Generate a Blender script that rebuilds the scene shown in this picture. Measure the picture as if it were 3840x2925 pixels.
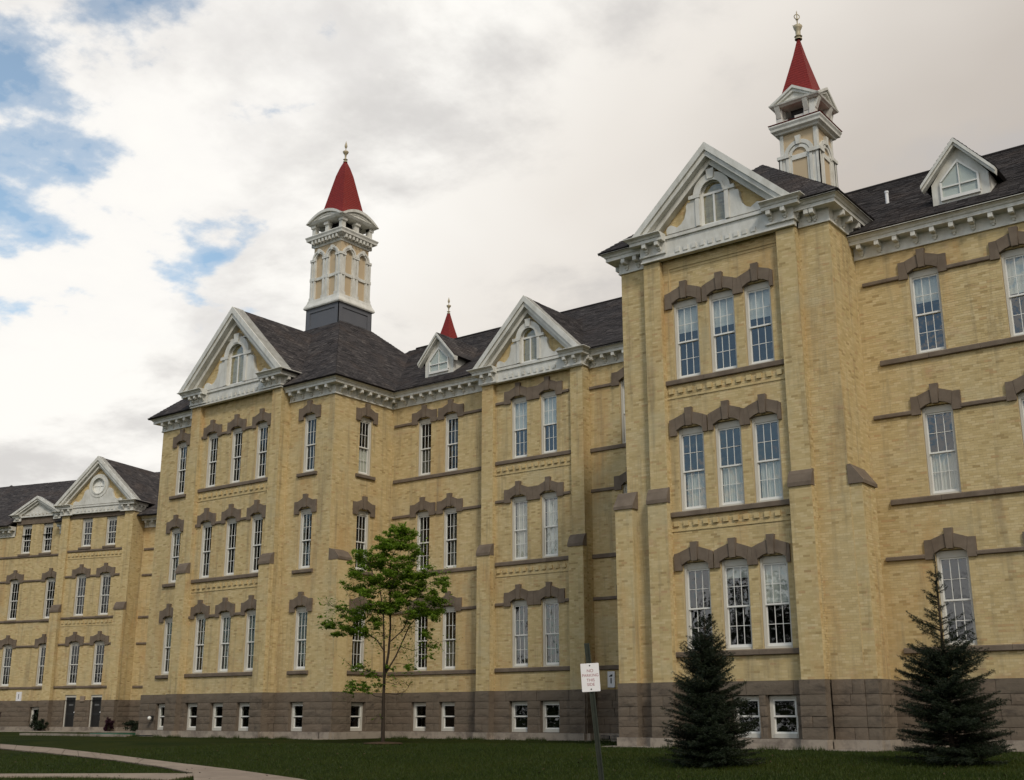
import bpy, math, random
import numpy as np
from mathutils import Matrix, Vector
random.seed(7); rng=np.random.default_rng(7)
S=bpy.context.scene
for o in list(bpy.data.objects): bpy.data.objects.remove(o)
COL=S.collection
R=math.radians
# ------------------------------------------------------------------ camera
cd=bpy.data.cameras.new('camera'); cam=bpy.data.objects.new('camera',cd); COL.objects.link(cam)
cam.location=(0,0,.9); cam.rotation_euler=(R(90+15.582),R(0.024),R(37.487))
cd.sensor_width=36; cd.lens=4388/3840*36; cd.clip_start=.1; cd.clip_end=3000
S.camera=cam
S.render.engine='CYCLES'
S.view_settings.view_transform='Standard'; S.view_settings.look='None'
S.view_settings.exposure=0.20; S.view_settings.gamma=1
# ------------------------------------------------------------------ sun
SUN_EL,SUN_AZ=42.,128.       # azimuth clockwise from +Y
sd=bpy.data.lights.new('sun','SUN'); sun=bpy.data.objects.new('sun',sd); COL.objects.link(sun)
sd.energy=1.5; sd.angle=R(10); sd.color=(1,.93,.82)
sdir=Vector((math.sin(R(SUN_AZ))*math.cos(R(SUN_EL)),math.cos(R(SUN_AZ))*math.cos(R(SUN_EL)),math.sin(R(SUN_EL))))
sun.rotation_euler=sdir.to_track_quat('Z','Y').to_euler()
# ------------------------------------------------------------------ node helper
class N:
    def __init__(s,nt): s.t=nt; s.t.nodes.clear()
    def n(s,ty,ins=None,**kw):
        nd=s.t.nodes.new(ty)
        for k,v in kw.items(): setattr(nd,k,v)
        if ins:
            for k,v in ins.items():
                if hasattr(v,'is_linked') or isinstance(v,bpy.types.NodeSocket): s.t.links.new(v,nd.inputs[k])
                else: nd.inputs[k].default_value=v
        return nd
    def math(s,op,a,b=0.,c=0.,clamp=False):
        return s.n('ShaderNodeMath',{0:a,1:b,2:c},operation=op,use_clamp=clamp).outputs[0]
    def ramp(s,f,stops,interp='LINEAR'):
        nd=s.n('ShaderNodeValToRGB',{0:f}); e=nd.color_ramp.elements; nd.color_ramp.interpolation=interp
        while len(e)<len(stops): e.new(.5)
        for i,(p,c) in enumerate(stops):
            e[i].position=p; e[i].color=(*c,1) if not isinstance(c,(int,float)) else (c,c,c,1)
        return nd.outputs[0]
    def mix(s,f,a,b,mode='MIX'):
        nd=s.n('ShaderNodeMix',data_type='RGBA',blend_type=mode)
        for i,v in ((0,f),(6,a),(7,b)):
            if isinstance(v,bpy.types.NodeSocket): s.t.links.new(v,nd.inputs[i])
            elif i==0: nd.inputs[i].default_value=v
            else: nd.inputs[i].default_value=(*v,1)
        return nd.outputs[2]
    def noise(s,vec,scale,detail=3,rough=.5,dist=0.):
        ins={'Scale':scale,'Detail':detail,'Roughness':rough,'Distortion':dist}
        if vec is not None: ins['Vector']=vec
        return s.n('ShaderNodeTexNoise',ins).outputs[0]
# ------------------------------------------------------------------ world: blue sky (Nishita) behind drifting cloud
W=bpy.data.worlds.new('World'); S.world=W; W.use_nodes=True
n=N(W.node_tree)
sky=n.n('ShaderNodeTexSky',sky_type='NISHITA',sun_disc=False,sun_elevation=R(SUN_EL),sun_rotation=R(SUN_AZ),air_density=1.,dust_density=.6,ozone_density=2.)
tc=n.n('ShaderNodeTexCoord').outputs['Generated']
sep=n.n('ShaderNodeSeparateXYZ',{0:tc})
zz=n.math('ADD',n.math('MAXIMUM',sep.outputs[2],0.),.22)
px=n.math('DIVIDE',sep.outputs[0],zz); py=n.math('DIVIDE',sep.outputs[1],zz)
pv=n.n('ShaderNodeCombineXYZ',{0:px,1:py,2:.35}).outputs[0]
big=n.noise(pv,1.5,6,.52,.0); fine=n.noise(pv,5.0,9,.60,.0)
dd=n.n('ShaderNodeVectorMath',{0:tc,1:(-.55,-.75,.80)},operation='DOT_PRODUCT').outputs[1]
dc=n.n('ShaderNodeVectorMath',{0:tc,1:(-.62,-.30,.85)},operation='DOT_PRODUCT').outputs[1]
bil=n.math('ABSOLUTE',n.math('SUBTRACT',n.noise(pv,3.1,5,.5),.5))
cov=n.math('ADD',n.math('MULTIPLY',n.math('SUBTRACT',big,.5),1.55),n.math('MULTIPLY',n.math('SUBTRACT',fine,.5),.75))
cov=n.math('ADD',cov,n.math('MULTIPLY',n.math('SUBTRACT',bil,.07),.9))
cov=n.math('SUBTRACT',cov,n.math('MULTIPLY',n.math('SUBTRACT',dc,.775),1.9))
fac=n.ramp(cov,[(.0,.10),(.05,.28),(.16,1.)],'EASE')
tone=n.math('ADD',n.math('MULTIPLY',dd,.9),n.math('MULTIPLY',n.noise(pv,.7,5,.5,.2),.75))
ccol=n.ramp(tone,[(.05,(4.3,3.85,3.45)),(.26,(5.2,4.75,4.3)),(.42,(7.3,6.9,6.4)),(.60,(8.8,8.6,8.2))])
shd=n.math('ADD',n.math('MULTIPLY',n.noise(pv,2.2,7,.55,.3),.8),n.math('MULTIPLY',fine,.35))
ccol=n.mix(n.ramp(shd,[(.44,.62),(.60,0.)],'EASE'),ccol,(4.5,4.35,4.3))
ccol=n.mix(n.ramp(cov,[(.08,.55),(.30,0.)]),ccol,(8.2,8.0,7.8))
skc=n.mix(1.,sky.outputs[0],(1.55,1.62,1.42),'MULTIPLY')
mixc=n.mix(fac,skc,ccol)
bg=n.n('ShaderNodeBackground',{'Color':mixc,'Strength':.1})
n.n('ShaderNodeOutputWorld',{0:bg.outputs[0]})
# ------------------------------------------------------------------ materials
MATS={}
def material(name,fn,rough=.8,spec=.3,**kw):
    m=bpy.data.materials.new(name); m.use_nodes=True; k=N(m.node_tree)
    pos=k.n('ShaderNodeNewGeometry').outputs['Position']
    res=fn(k,pos); colr=res[0]; h=res[1] if len(res)>1 else None
    ins={'Base Color':colr if isinstance(colr,bpy.types.NodeSocket) else (*colr,1),'Roughness':rough,'Specular IOR Level':spec}
    ins.update(kw)
    b=k.n('ShaderNodeBsdfPrincipled',ins)
    if h is not None:
        bp=k.n('ShaderNodeBump',{'Height':h,'Strength':.6,'Distance':res[2]}); k.t.links.new(bp.outputs[0],b.inputs['Normal'])
    k.n('ShaderNodeOutputMaterial',{0:b.outputs[0]}); MATS[name]=m; return m
def stretch(k,pos,sx,sy,sz):
    return k.n('ShaderNodeVectorMath',{0:pos,1:(sx,sy,sz)},operation='MULTIPLY').outputs[0]
def brick_col(k,pos,tone):
    c=k.ramp(tone,[(0,(.38,.28,.13)),(.15,(.475,.362,.175)),(.5,(.545,.425,.218)),(.85,(.61,.49,.275)),(1,(.48,.33,.165))])
    st=k.noise(stretch(k,pos,.6,.6,.16),1.1,5,.6,.6)
    c=k.mix(k.ramp(st,[(.52,0.),(.70,.55)]),c,(.50,.30,.12))
    d=k.noise(stretch(k,pos,2.6,2.6,.20),1.2,6,.65,.2)
    c=k.mix(k.ramp(d,[(.51,0.),(.74,.68)]),c,(.23,.185,.115))
    p=k.noise(stretch(k,pos,.55,.55,.8),.8,5,.65)
    c=k.mix(k.ramp(p,[(.54,0.),(.68,.45)]),c,(.50,.44,.28))
    q=k.noise(stretch(k,pos,.9,.9,1.4),1.0,5,.7,.5)
    c=k.mix(k.ramp(q,[(.60,0.),(.70,.35)]),c,(.46,.27,.17))
    return c
material('brick',lambda k,p:(brick_col(k,p,k.n('ShaderNodeAttribute',attribute_name='tone').outputs['Fac']),k.noise(p,60,3),.004),.85,.2)
material('brick_single',lambda k,p:(brick_col(k,p,k.math('ADD',k.math('MULTIPLY',k.n('ShaderNodeObjectInfo').outputs['Random'],.6),.2)),k.noise(p,60,3),.004),.85,.2)
material('brick_plain',lambda k,p:(brick_col(k,p,k.noise(stretch(k,p,5,5,14),1.,2,.5)),k.noise(p,40,3),.004),.85,.2)
material('mortar',lambda k,p:(k.mix(k.noise(p,3,3),(.44,.345,.19),(.54,.43,.25)),),.95,.1)
def stone_col(k,p,a,b_,c):
    q=k.mix(k.noise(p,2.2,5,.65),a,b_)
    r=k.n('ShaderNodeObjectInfo').outputs['Random']
    q=k.mix(k.math('MULTIPLY',r,.45),q,c)
    return k.mix(k.ramp(k.noise(stretch(k,p,1,1,2.6),1.4,6,.7,.4),[(.52,0.),(.72,.75)]),q,(.055,.045,.038))
material('base_stone',lambda k,p:(stone_col(k,p,(.105,.083,.062),(.185,.150,.113),(.18,.135,.10)),k.noise(p,9,6,.7),.03),.9,.2)
material('hood_stone',lambda k,p:(k.mix(k.ramp(k.noise(p,2.5,5,.6),[(.35,0.),(.7,.8)]),(.135,.104,.078),(.205,.162,.122)),k.noise(p,30,4),.006),.85,.2)
material('plinth',lambda k,p:(k.mix(k.ramp(k.noise(p,1.7,6,.7),[(.45,0.),(.66,1.)]),(.31,.265,.215),(.17,.14,.115)),k.noise(p,14,5),.01),.9,.2)
material('trim',lambda k,p:(k.mix(k.ramp(k.noise(stretch(k,p,2,2,.9),1.6,5,.65),[(.40,0.),(.72,.75)]),(.66,.65,.60),(.43,.41,.35)),k.noise(p,25,3),.003),.55,.35)
material('sash',lambda k,p:(k.mix(k.noise(p,2,3),(.68,.67,.63),(.76,.75,.71)),),.45,.4)
material('frame_wood',lambda k,p:(k.mix(k.noise(p,1.5,3),(.46,.44,.39),(.60,.575,.51)),),.55,.3)
material('tan_board',lambda k,p:(k.mix(k.noise(p,1.2,4),(.47,.36,.23),(.54,.43,.28)),),.7,.3)
material('grey_board',lambda k,p:(k.mix(k.noise(p,1.2,4),(.095,.10,.115),(.13,.13,.14)),),.6,.3)
def roof_col(k,p,tone):
    c=k.ramp(tone,[(0,(.040,.036,.036)),(.3,(.066,.059,.058)),(.7,(.090,.080,.078)),(1,(.135,.12,.112))])
    c=k.mix(k.ramp(k.noise(stretch(k,p,1,1,.5),.8,5,.65,.3),[(.42,0.),(.68,.6)]),c,(.045,.041,.043))
    return k.mix(k.ramp(k.noise(p,.6,4,.6),[(.52,0.),(.7,.5)]),c,(.115,.088,.075))
material('shingle',lambda k,p:(roof_col(k,p,k.n('ShaderNodeAttribute',attribute_name='tone').outputs['Fac']),k.noise(p,70,2),.004),.92,.1)
material('roof_base',lambda k,p:(k.mix(k.noise(p,3,4),(.022,.02,.02),(.04,.035,.035)),),.95,.1)
material('spire_red',lambda k,p:(k.mix(k.noise(stretch(k,p,6,6,3),1.5,5,.7),(.13,.010,.009),(.26,.024,.016)),k.n('ShaderNodeTexWave',{'Vector':p,'Scale':2.6,'Distortion':1.2},wave_type='BANDS',bands_direction='Z').outputs['Fac'],.02),.7,.3)
material('finial',lambda k,p:(k.mix(k.noise(p,8,3),(.50,.46,.36),(.36,.27,.12)),),.45,.5)
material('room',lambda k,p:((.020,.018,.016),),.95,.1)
material('blind',lambda k,p:(k.mix(k.noise(stretch(k,p,1,1,25),1,2),(.74,.74,.70),(.82,.82,.78)),),.8,.2)
material('warm_blind',lambda k,p:((.72,.63,.55),),.8,.2)
material('curtain',lambda k,p:(k.mix(k.noise(stretch(k,p,14,14,.6),1,3),(.60,.57,.50),(.80,.77,.70)),),.85,.1)
material('dark_curtain',lambda k,p:(k.mix(k.noise(stretch(k,p,14,14,.6),1,3),(.10,.095,.08),(.19,.175,.14)),),.85,.1)
material('dark_paint',lambda k,p:((.012,.010,.009),),.35,.5)
material('black_metal',lambda k,p:((.02,.02,.02),),.5,.5)
material('green_metal',lambda k,p:(k.mix(k.noise(p,9,4),(.018,.026,.018),(.045,.050,.036)),),.5,.5,Metallic=.4)
material('sign_white',lambda k,p:(k.mix(k.noise(p,6,4),(.72,.70,.70),(.80,.79,.79)),),.4,.5)
material('sign_red',lambda k,p:((.30,.07,.09),),.5,.4)
material('grey_print',lambda k,p:((.12,.12,.12),),.5,.4)
material('pvc',lambda k,p:((.70,.70,.70),),.4,.5)
material('lamp_glass',lambda k,p:((.78,.76,.70),),.2,.5)
material('hatch_green',lambda k,p:((.02,.11,.065),),.5,.5)
material('bark',lambda k,p:(k.mix(k.noise(stretch(k,p,9,9,2.5),1.5,5,.7),(.020,.015,.011),(.06,.046,.034)),k.noise(stretch(k,p,20,20,4),1,4),.01),.9,.1)
material('path',lambda k,p:(k.mix(k.ramp(k.noise(p,1.3,6,.7),[(.35,0.),(.7,1.)]),(.30,.235,.175),(.215,.165,.125)),k.noise(p,40,4),.006),.9,.2)
material('mulch',lambda k,p:(k.mix(k.noise(p,12,5),(.03,.02,.013),(.10,.065,.04)),k.noise(p,30,4),.02),.95,.1)
def grass_ground(k,p):
    c=k.mix(k.ramp(k.noise(p,.35,6,.65),[(.35,0.),(.68,1.)]),(.014,.024,.003),(.048,.052,.008))
    return k.mix(k.ramp(k.noise(p,14,5,.7),[(.3,0.),(.75,1.)]),c,(.014,.020,.003)),k.noise(p,35,5,.7),.05
material('lawn',grass_ground,.95,.05)
def leafmat(name,a,b_,tr,tc_):
    m=bpy.data.materials.new(name); m.use_nodes=True; k=N(m.node_tree)
    at=k.n('ShaderNodeAttribute',attribute_name='tone').outputs['Fac']
    c=k.mix(at,a,b_)
    d=k.n('ShaderNodeBsdfPrincipled',{'Base Color':c,'Roughness':.55,'Specular IOR Level':.25})
    t=k.n('ShaderNodeBsdfTranslucent',{'Color':k.mix(at,tc_,tuple(min(1,x*1.5) for x in tc_))})
    mx=k.n('ShaderNodeMixShader',{0:tr,1:d.outputs[0],2:t.outputs[0]})
    k.n('ShaderNodeOutputMaterial',{0:mx.outputs[0]}); MATS[name]=m
leafmat('leaf',(.045,.095,.010),(.20,.29,.028),.42,(.17,.27,.02))
leafmat('needle',(.006,.011,.004),(.020,.030,.012),.1,(.01,.02,.01))
leafmat('grass',(.018,.031,.003),(.046,.062,.007),.25,(.04,.08,.01))
leafmat('purple_leaf',(.020,.006,.012),(.055,.014,.028),.15,(.03,.01,.015))
leafmat('shrub_leaf',(.008,.014,.006),(.022,.034,.014),.15,(.02,.03,.01))
leafmat('far_leaf',(.012,.022,.006),(.035,.055,.014),.2,(.02,.04,.01))
leafmat('flower',(.30,.20,.30),(.45,.36,.45),.2,(.3,.2,.3))
def glassmat(name,fac):
    m=bpy.data.materials.new(name); m.use_nodes=True; k=N(m.node_tree)
    fr_=k.n('ShaderNodeFresnel',{'IOR':1.75}).outputs[0]
    wav=k.noise(k.n('ShaderNodeNewGeometry').outputs['Position'],2.2,2,.5)
    bp=k.n('ShaderNodeBump',{'Height':wav,'Strength':.25,'Distance':.05})
    gl=k.n('ShaderNodeBsdfGlossy',{'Roughness':.02,'Color':(.95,.97,1,1),'Normal':bp.outputs[0]})
    tr=k.n('ShaderNodeBsdfTransparent',{'Color':(.86,.88,.87,1)})
    fr_=k.math('MULTIPLY',fr_,k.math('SUBTRACT',1.,k.n('ShaderNodeNewGeometry').outputs['Backfacing']))
    fr_=k.math('MULTIPLY',fr_,fac,clamp=True)
    mx=k.n('ShaderNodeMixShader',{0:fr_,1:tr.outputs[0],2:gl.outputs[0]})
    k.n('ShaderNodeOutputMaterial',{0:mx.outputs[0]}); MATS[name]=m
glassmat('glass',1.6); glassmat('glass_old',.5); glassmat('glass_dim',.75)
PANE=['glass']
# ------------------------------------------------------------------ mesh building
def area2(poly):
    return sum(poly[i][0]*poly[(i+1)%len(poly)][1]-poly[(i+1)%len(poly)][0]*poly[i][1] for i in range(len(poly)))
class M:
    def __init__(s): s.v=[]; s.f=[]
    def quad(s,*p):
        i=len(s.v); s.v+=[tuple(q) for q in p]; s.f.append(tuple(range(i,i+len(p)))); return s
    def box(s,x0,x1,y0,y1,z0,z1):
        i=len(s.v); s.v+=[(x0,y0,z0),(x1,y0,z0),(x1,y1,z0),(x0,y1,z0),(x0,y0,z1),(x1,y0,z1),(x1,y1,z1),(x0,y1,z1)]
        s.f+=[(i,i+3,i+2,i+1),(i+4,i+5,i+6,i+7),(i,i+1,i+5,i+4),(i+1,i+2,i+6,i+5),(i+2,i+3,i+7,i+6),(i+3,i,i+4,i+7)]; return s
    def prism(s,poly,y0,y1):      # poly in (x,z), extruded in y
        if area2(poly)<0: poly=poly[::-1]
        i=len(s.v); k=len(poly)
        s.v+=[(p[0],y0,p[1]) for p in poly]+[(p[0],y1,p[1]) for p in poly]
        s.f.append(tuple(range(i,i+k))); s.f.append(tuple(range(i+2*k-1,i+k-1,-1)))
        for a in range(k):
            b_=(a+1)%k; s.f.append((i+b_,i+a,i+k+a,i+k+b_))
        return s
    def prismx(s,poly,x0,x1):     # poly in (y,z), extruded in x
        i=len(s.v); k=len(poly)
        if area2(poly)<0: poly=poly[::-1]
        s.v+=[(x1,p[0],p[1]) for p in poly]+[(x0,p[0],p[1]) for p in poly]
        s.f.append(tuple(range(i,i+k))); s.f.append(tuple(range(i+2*k-1,i+k-1,-1)))
        for a in range(k):
            b_=(a+1)%k; s.f.append((i+b_,i+a,i+k+a,i+k+b_))
        return s
    def ring(s,cx,cz,r0,r1,a0,a1,seg,y0,y1):
        for q in range(seg):
            t0=a0+(a1-a0)*q/seg; t1=a0+(a1-a0)*(q+1)/seg
            P=lambda r,t:(cx+r*math.cos(t),cz+r*math.sin(t))
            s.prism([P(r0,t0),P(r1,t0),P(r1,t1),P(r0,t1)],y0,y1)
        return s
    def lathe(s,prof,cx,cy,seg=16):   # prof (r,z)
        i=len(s.v); k=len(prof)
        for a in range(seg):
            t=2*math.pi*a/seg
            for r,z in prof: s.v.append((cx+r*math.cos(t),cy+r*math.sin(t),z))
        for a in range(seg):
            b_=(a+1)%seg
            for j in range(k-1): s.f.append((i+a*k+j,i+b_*k+j,i+b_*k+j+1,i+a*k+j+1))
        return s
    def tube(s,pts,rads,seg=6):
        i0=len(s.v); pts=[Vector(p) for p in pts]
        for j,p in enumerate(pts):
            d=(pts[min(j+1,len(pts)-1)]-pts[max(j-1,0)]).normalized()
            a=d.cross(Vector((.31,.2,.93))).normalized(); b_=d.cross(a)
            for q in range(seg):
                t=2*math.pi*q/seg; s.v.append(tuple(p+(a*math.cos(t)+b_*math.sin(t))*rads[j]))
        for j in range(len(pts)-1):
            for q in range(seg):
                q2=(q+1)%seg; s.f.append((i0+j*seg+q,i0+j*seg+q2,i0+(j+1)*seg+q2,i0+(j+1)*seg+q))
        s.f.append(tuple(i0+(len(pts)-1)*seg+q for q in range(seg))); return s
    def sweep(s,prof,path,closed=False):   # prof (d outward,z); outward = right of travel
        k=len(prof); n_=len(path); i0=len(s.v); P=[Vector(p) for p in path]
        for j in range(n_):
            if closed: a=P[j]-P[j-1]; b_=P[(j+1)%n_]-P[j]
            else: a=P[j]-P[max(j-1,0)] if j else P[1]-P[0]; b_=P[j+1]-P[j] if j<n_-1 else P[j]-P[j-1]
            a=a.normalized(); b_=b_.normalized()
            na=Vector((a.y,-a.x)); nb=Vector((b_.y,-b_.x)); mm=(na+nb).normalized(); mm=mm/max(.3,mm.dot(na))
            for d,z in prof: s.v.append((P[j].x+mm.x*d,P[j].y+mm.y*d,z))
        for j in range(n_ if closed else n_-1):
            j2=(j+1)%n_
            for q in range(k):
                q2=(q+1)%k; s.f.append((i0+j*k+q,i0+j2*k+q,i0+j2*k+q2,i0+j*k+q2))
        if not closed:
            s.f.append(tuple(i0+q for q in range(k))); s.f.append(tuple(i0+(n_-1)*k+q for q in range(k-1,-1,-1)))
        return s
    def mesh(s,name,mat,smooth=False):
        me=bpy.data.meshes.new(name); me.from_pydata(s.v,[],s.f); me.materials.append(MATS[mat])
        if smooth: me.polygons.foreach_set('use_smooth',[True]*len(me.polygons))
        me.update(); return me
I4=Matrix.Identity(4); WM={}
def T(x,y,z,rz=0,sc=None):
    m_=Matrix.Translation((x,y,z))@Matrix.Rotation(rz,4,'Z')
    if sc: m_=m_@Matrix.Diagonal((*sc,1))
    return m_
def place(name,me,parent=None,w=I4,**props):
    o=bpy.data.objects.new(name,me); COL.objects.link(o)
    if parent is not None:
        o.parent=parent; o.matrix_basis=WM[parent.name].inverted()@w
    else: o.matrix_basis=w
    WM[o.name]=w.copy()
    for k_,v_ in props.items(): o[k_]=v_
    return o
def part(name,mb,mat,parent,w=I4,smooth=False,**props):
    return place(name,mb.mesh(name,mat,smooth) if isinstance(mb,M) else mb,parent,w,**props)
def thing(name,x,y,z,label,cat,group=None):
    o=place(name,None,None,T(x,y,z)); o.empty_display_size=.5; o['label']=label; o['category']=cat
    if group: o['group']=group
    return o
def np_mesh(name,V,F,mat,tone=None):     # V (n,3), F (m,4) or (m,3)
    me=bpy.data.meshes.new(name); nv=len(V); nf,k=F.shape
    me.vertices.add(nv); me.vertices.foreach_set('co',np.ascontiguousarray(V,dtype=np.float32).ravel())
    me.loops.add(nf*k); me.loops.foreach_set('vertex_index',F.astype(np.int32).ravel())
    me.polygons.add(nf); me.polygons.foreach_set('loop_start',np.arange(0,nf*k,k,dtype=np.int32)); 
    me.materials.append(MATS[mat])
    if tone is not None:
        a=me.attributes.new('tone','FLOAT','FACE'); a.data.foreach_set('value',tone.astype(np.float32))
    me.polygons.foreach_set('use_smooth',np.zeros(nf,dtype=bool)); me.update(calc_edges=True); me.validate(); return me
# ------------------------------------------------------------------ walls, bricks, stones
BL,BH=.215,.0725
def brick_cells(x0,x1,z0,z1,holes,lim=None):
    out=[]; z=z0; r=0
    while z<z1-.02:
        zt=min(z+BH,z1); a,b_=x0,x1
        if lim:
            a2,b2=lim((z+zt)/2); a=max(a,a2); b_=min(b_,b2)
        segs=[(a,b_)] if b_-a>.03 else []
        for h in holes:
            if h[2]<zt-.01 and h[3]>z+.01:
                ns=[]
                for s0,s1 in segs:
                    if h[1]<=s0 or h[0]>=s1: ns.append((s0,s1)); continue
                    if h[0]-s0>.02: ns.append((s0,h[0]))
                    if s1-h[1]>.02: ns.append((h[1],s1))
                segs=ns
        off=(r%2)*BL/2
        for s0,s1 in segs:
            k0=math.floor((s0-off)/BL); xx=k0*BL+off
            while xx<s1:
                p=max(xx,s0); q=min(xx+BL,s1)
                if q-p>.03: out.append((p,q,z,zt))
                xx+=BL
        z+=BH; r+=1
    return out
def brick_stuff(cells,parent,w,y=0.):
    if not cells: return
    c=np.array(cells); n_=len(c); j=.0045
    x0=c[:,0]+j;x1=c[:,1]-j;z0=c[:,2]+j;z1=c[:,3]-j
    pr=y-.0015-rng.random(n_)*.004; yb=np.full(n_,y+.004)
    V=np.stack([np.stack([a,b_,d],1) for a,b_,d in ((x0,pr,z0),(x1,pr,z0),(x1,pr,z1),(x0,pr,z1),(x0,yb,z0),(x1,yb,z0),(x1,yb,z1),(x0,yb,z1))],1).reshape(-1,3)
    f=np.array([(0,1,2,3),(1,0,4,5),(3,2,6,7),(0,3,7,4),(2,1,5,6)])
    F=(f[None]+np.arange(n_)[:,None,None]*8).reshape(-1,4)
    t=np.clip(rng.normal(.5,.23,n_),0,1)
    me=np_mesh('brick_facing',V,F,'brick',np.repeat(t,5))
    place('brick_facing',me,parent,w,kind='stuff')
ub=M().box(-.5,.5,-1,0,-.5,.5); UNITBRICK=ub.mesh('brick','brick_single')
def wall(parent,w,x0,x1,z0,z1,holes=(),th=.3,y=0.,lim=None,bricks=True,solo=None,name='wall',mat='mortar'):
    xs=sorted({x0,x1,*[h[0] for h in holes],*[h[1] for h in holes]}); zs=sorted({z0,z1,*[h[2] for h in holes],*[h[3] for h in holes]})
    b=M()
    def inh(x,z): return any(h[0]<x<h[1] and h[2]<z<h[3] for h in holes)
    for i in range(len(xs)-1):
        for j in range(len(zs)-1):
            if xs[i]<x0 or xs[i+1]>x1 or zs[j]<z0 or zs[j+1]>z1: continue
            if inh((xs[i]+xs[i+1])/2,(zs[j]+zs[j+1])/2): continue
            a,c,d,e=xs[i],xs[i+1],zs[j],zs[j+1]
            b.quad((a,y,d),(c,y,d),(c,y,e),(a,y,e)); b.quad((c,y+th,d),(a,y+th,d),(a,y+th,e),(c,y+th,e))
    for h in list(holes):
        a,c,d,e=max(h[0],x0),min(h[1],x1),max(h[2],z0),min(h[3],z1)
        if a>=c or d>=e: continue
        b.quad((a,y,d),(a,y,e),(a,y+th,e),(a,y+th,d)); b.quad((c,y,e),(c,y,d),(c,y+th,d),(c,y+th,e))
        b.quad((a,y,e),(c,y,e),(c,y+th,e),(a,y+th,e)); b.quad((c,y,d),(a,y,d),(a,y+th,d),(c,y+th,d))
    xa,xb=x0+.006,x1-.006
    b.quad((xa,y,z0),(xa,y+th,z0),(xa,y+th,z1),(xa,y,z1)); b.quad((xb,y+th,z0),(xb,y,z0),(xb,y,z1),(xb,y+th,z1))
    b.quad((x0,y,z1),(x0,y+th,z1),(x1,y+th,z1),(x1,y,z1))
    o=part(name,b,mat,parent,w)
    if bricks:
        cells=brick_cells(x0,x1,z0,z1,holes,lim)
        if solo:
            keep=[];named=[]
            for c in cells: (named if solo(c) else keep).append(c)
            for c in named[:300]:
                place('brick',UNITBRICK,o,w@T((c[0]+c[1])/2,y+.003,(c[2]+c[3])/2,0,(c[1]-c[0]-.009,.005+random.random()*.003,c[3]-c[2]-.009)))
            cells=keep
        brick_stuff(cells,o,w,y)
    return o
def rough_block():
    b=M(); nx,nz=4,3; g=[[( -.5+i/nx, -.75-.25*(0 if i in(0,nx) or j in(0,nz) else .35+.65*random.random()), -.5+j/nz) for i in range(nx+1)] for j in range(nz+1)]
    base=len(b.v)
    for row in g: b.v+=row
    for j in range(nz):
        for i in range(nx):
            a=j*(nx+1)+i; b.f.append((a,a+1,a+nx+2,a+nx+1))
    k=len(b.v); b.v+=[(-.5,0,-.5),(.5,0,-.5),(.5,0,.5),(-.5,0,.5)]
    b.f+=[(0,k,k+1,nx)+tuple(range(nx-1,0,-1)),((nz)*(nx+1)+nx,k+2,k+3,nz*(nx+1))+tuple(nz*(nx+1)+i for i in range(1,nx))]
    b.f+=[(k,)+tuple(j*(nx+1) for j in range(nz+1))+(k+3,),(k+2,)+tuple(j*(nx+1)+nx for j in range(nz,-1,-1))+(k+1,)]
    return b.mesh('stone_block','base_stone')
BLOCKS=[rough_block() for _ in range(10)]
ZB0,ZB1=.27,1.89
NSTONE=[0]
def stone_base(parent,w,x0,x1,holes=(),y=0.,out=.07,named=True):
    o=wall(parent,w,x0,x1,ZB0,ZB1,holes,.3,y,bricks=False,name='stone_base',mat='base_stone')
    zs=[.27,.60,.90,1.19,1.49,1.89] if (x1-x0)>0 else []
    for r in range(5):
        z0,z1=zs[r],zs[r+1]; x=x0; first=True
        while x<x1-.02:
            L=random.uniform(.55,1.15) if not first else random.uniform(.3,.9)
            if r==4: L*=1.35
            first=False; xe=min(x+L,x1); 
            if x1-xe<.28: xe=x1
            segs=[(x,xe)]
            for h in holes:
                if h[2]<z1-.02 and h[3]>z0+.02:
                    ns=[]
                    for a,c in segs:
                        if h[1]<=a or h[0]>=c: ns.append((a,c)); continue
                        if h[0]-a>.04: ns.append((a,h[0]))
                        if c-h[1]>.04: ns.append((h[1],c))
                    segs=ns
            for a,c in segs:
                pr=out*random.uniform(.8,1.25)
                place('stone_block',random.choice(BLOCKS),o,w@T((a+c)/2,y+.004,(z0+z1)/2,0,(c-a-.014,pr,z1-z0-.014)))
            x=xe
    part('concrete_plinth',M().box(x0,x1,y-.16,y+.2,-.6,ZB0+.004),'plinth',parent,w)
    return o
def band(parent,w,x0,x1,z0,z1,y=0.,out=.075,gaps=()):
    segs=[(x0,x1)]
    for g0,g1 in gaps:
        ns=[]
        for a,c in segs:
            if g1<=a or g0>=c: ns.append((a,c)); continue
            if g0-a>.03: ns.append((a,g0))
            if c-g1>.03: ns.append((g1,c))
        segs=ns
    for a,c in segs:
        k_=max(1,round((c-a)/1.5))
        for i in range(k_):
            p=a+(c-a)*i/k_; q=a+(c-a)*(i+1)/k_
            part('band_stone',M().prismx([(y+.02,z0),(y-out*.75,z0),(y-out,z0+.02),(y-out,z1-.03),(y-out+.02,z1),(y+.02,z1)],p+.004,q-.004),'hood_stone',parent,w)
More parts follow.
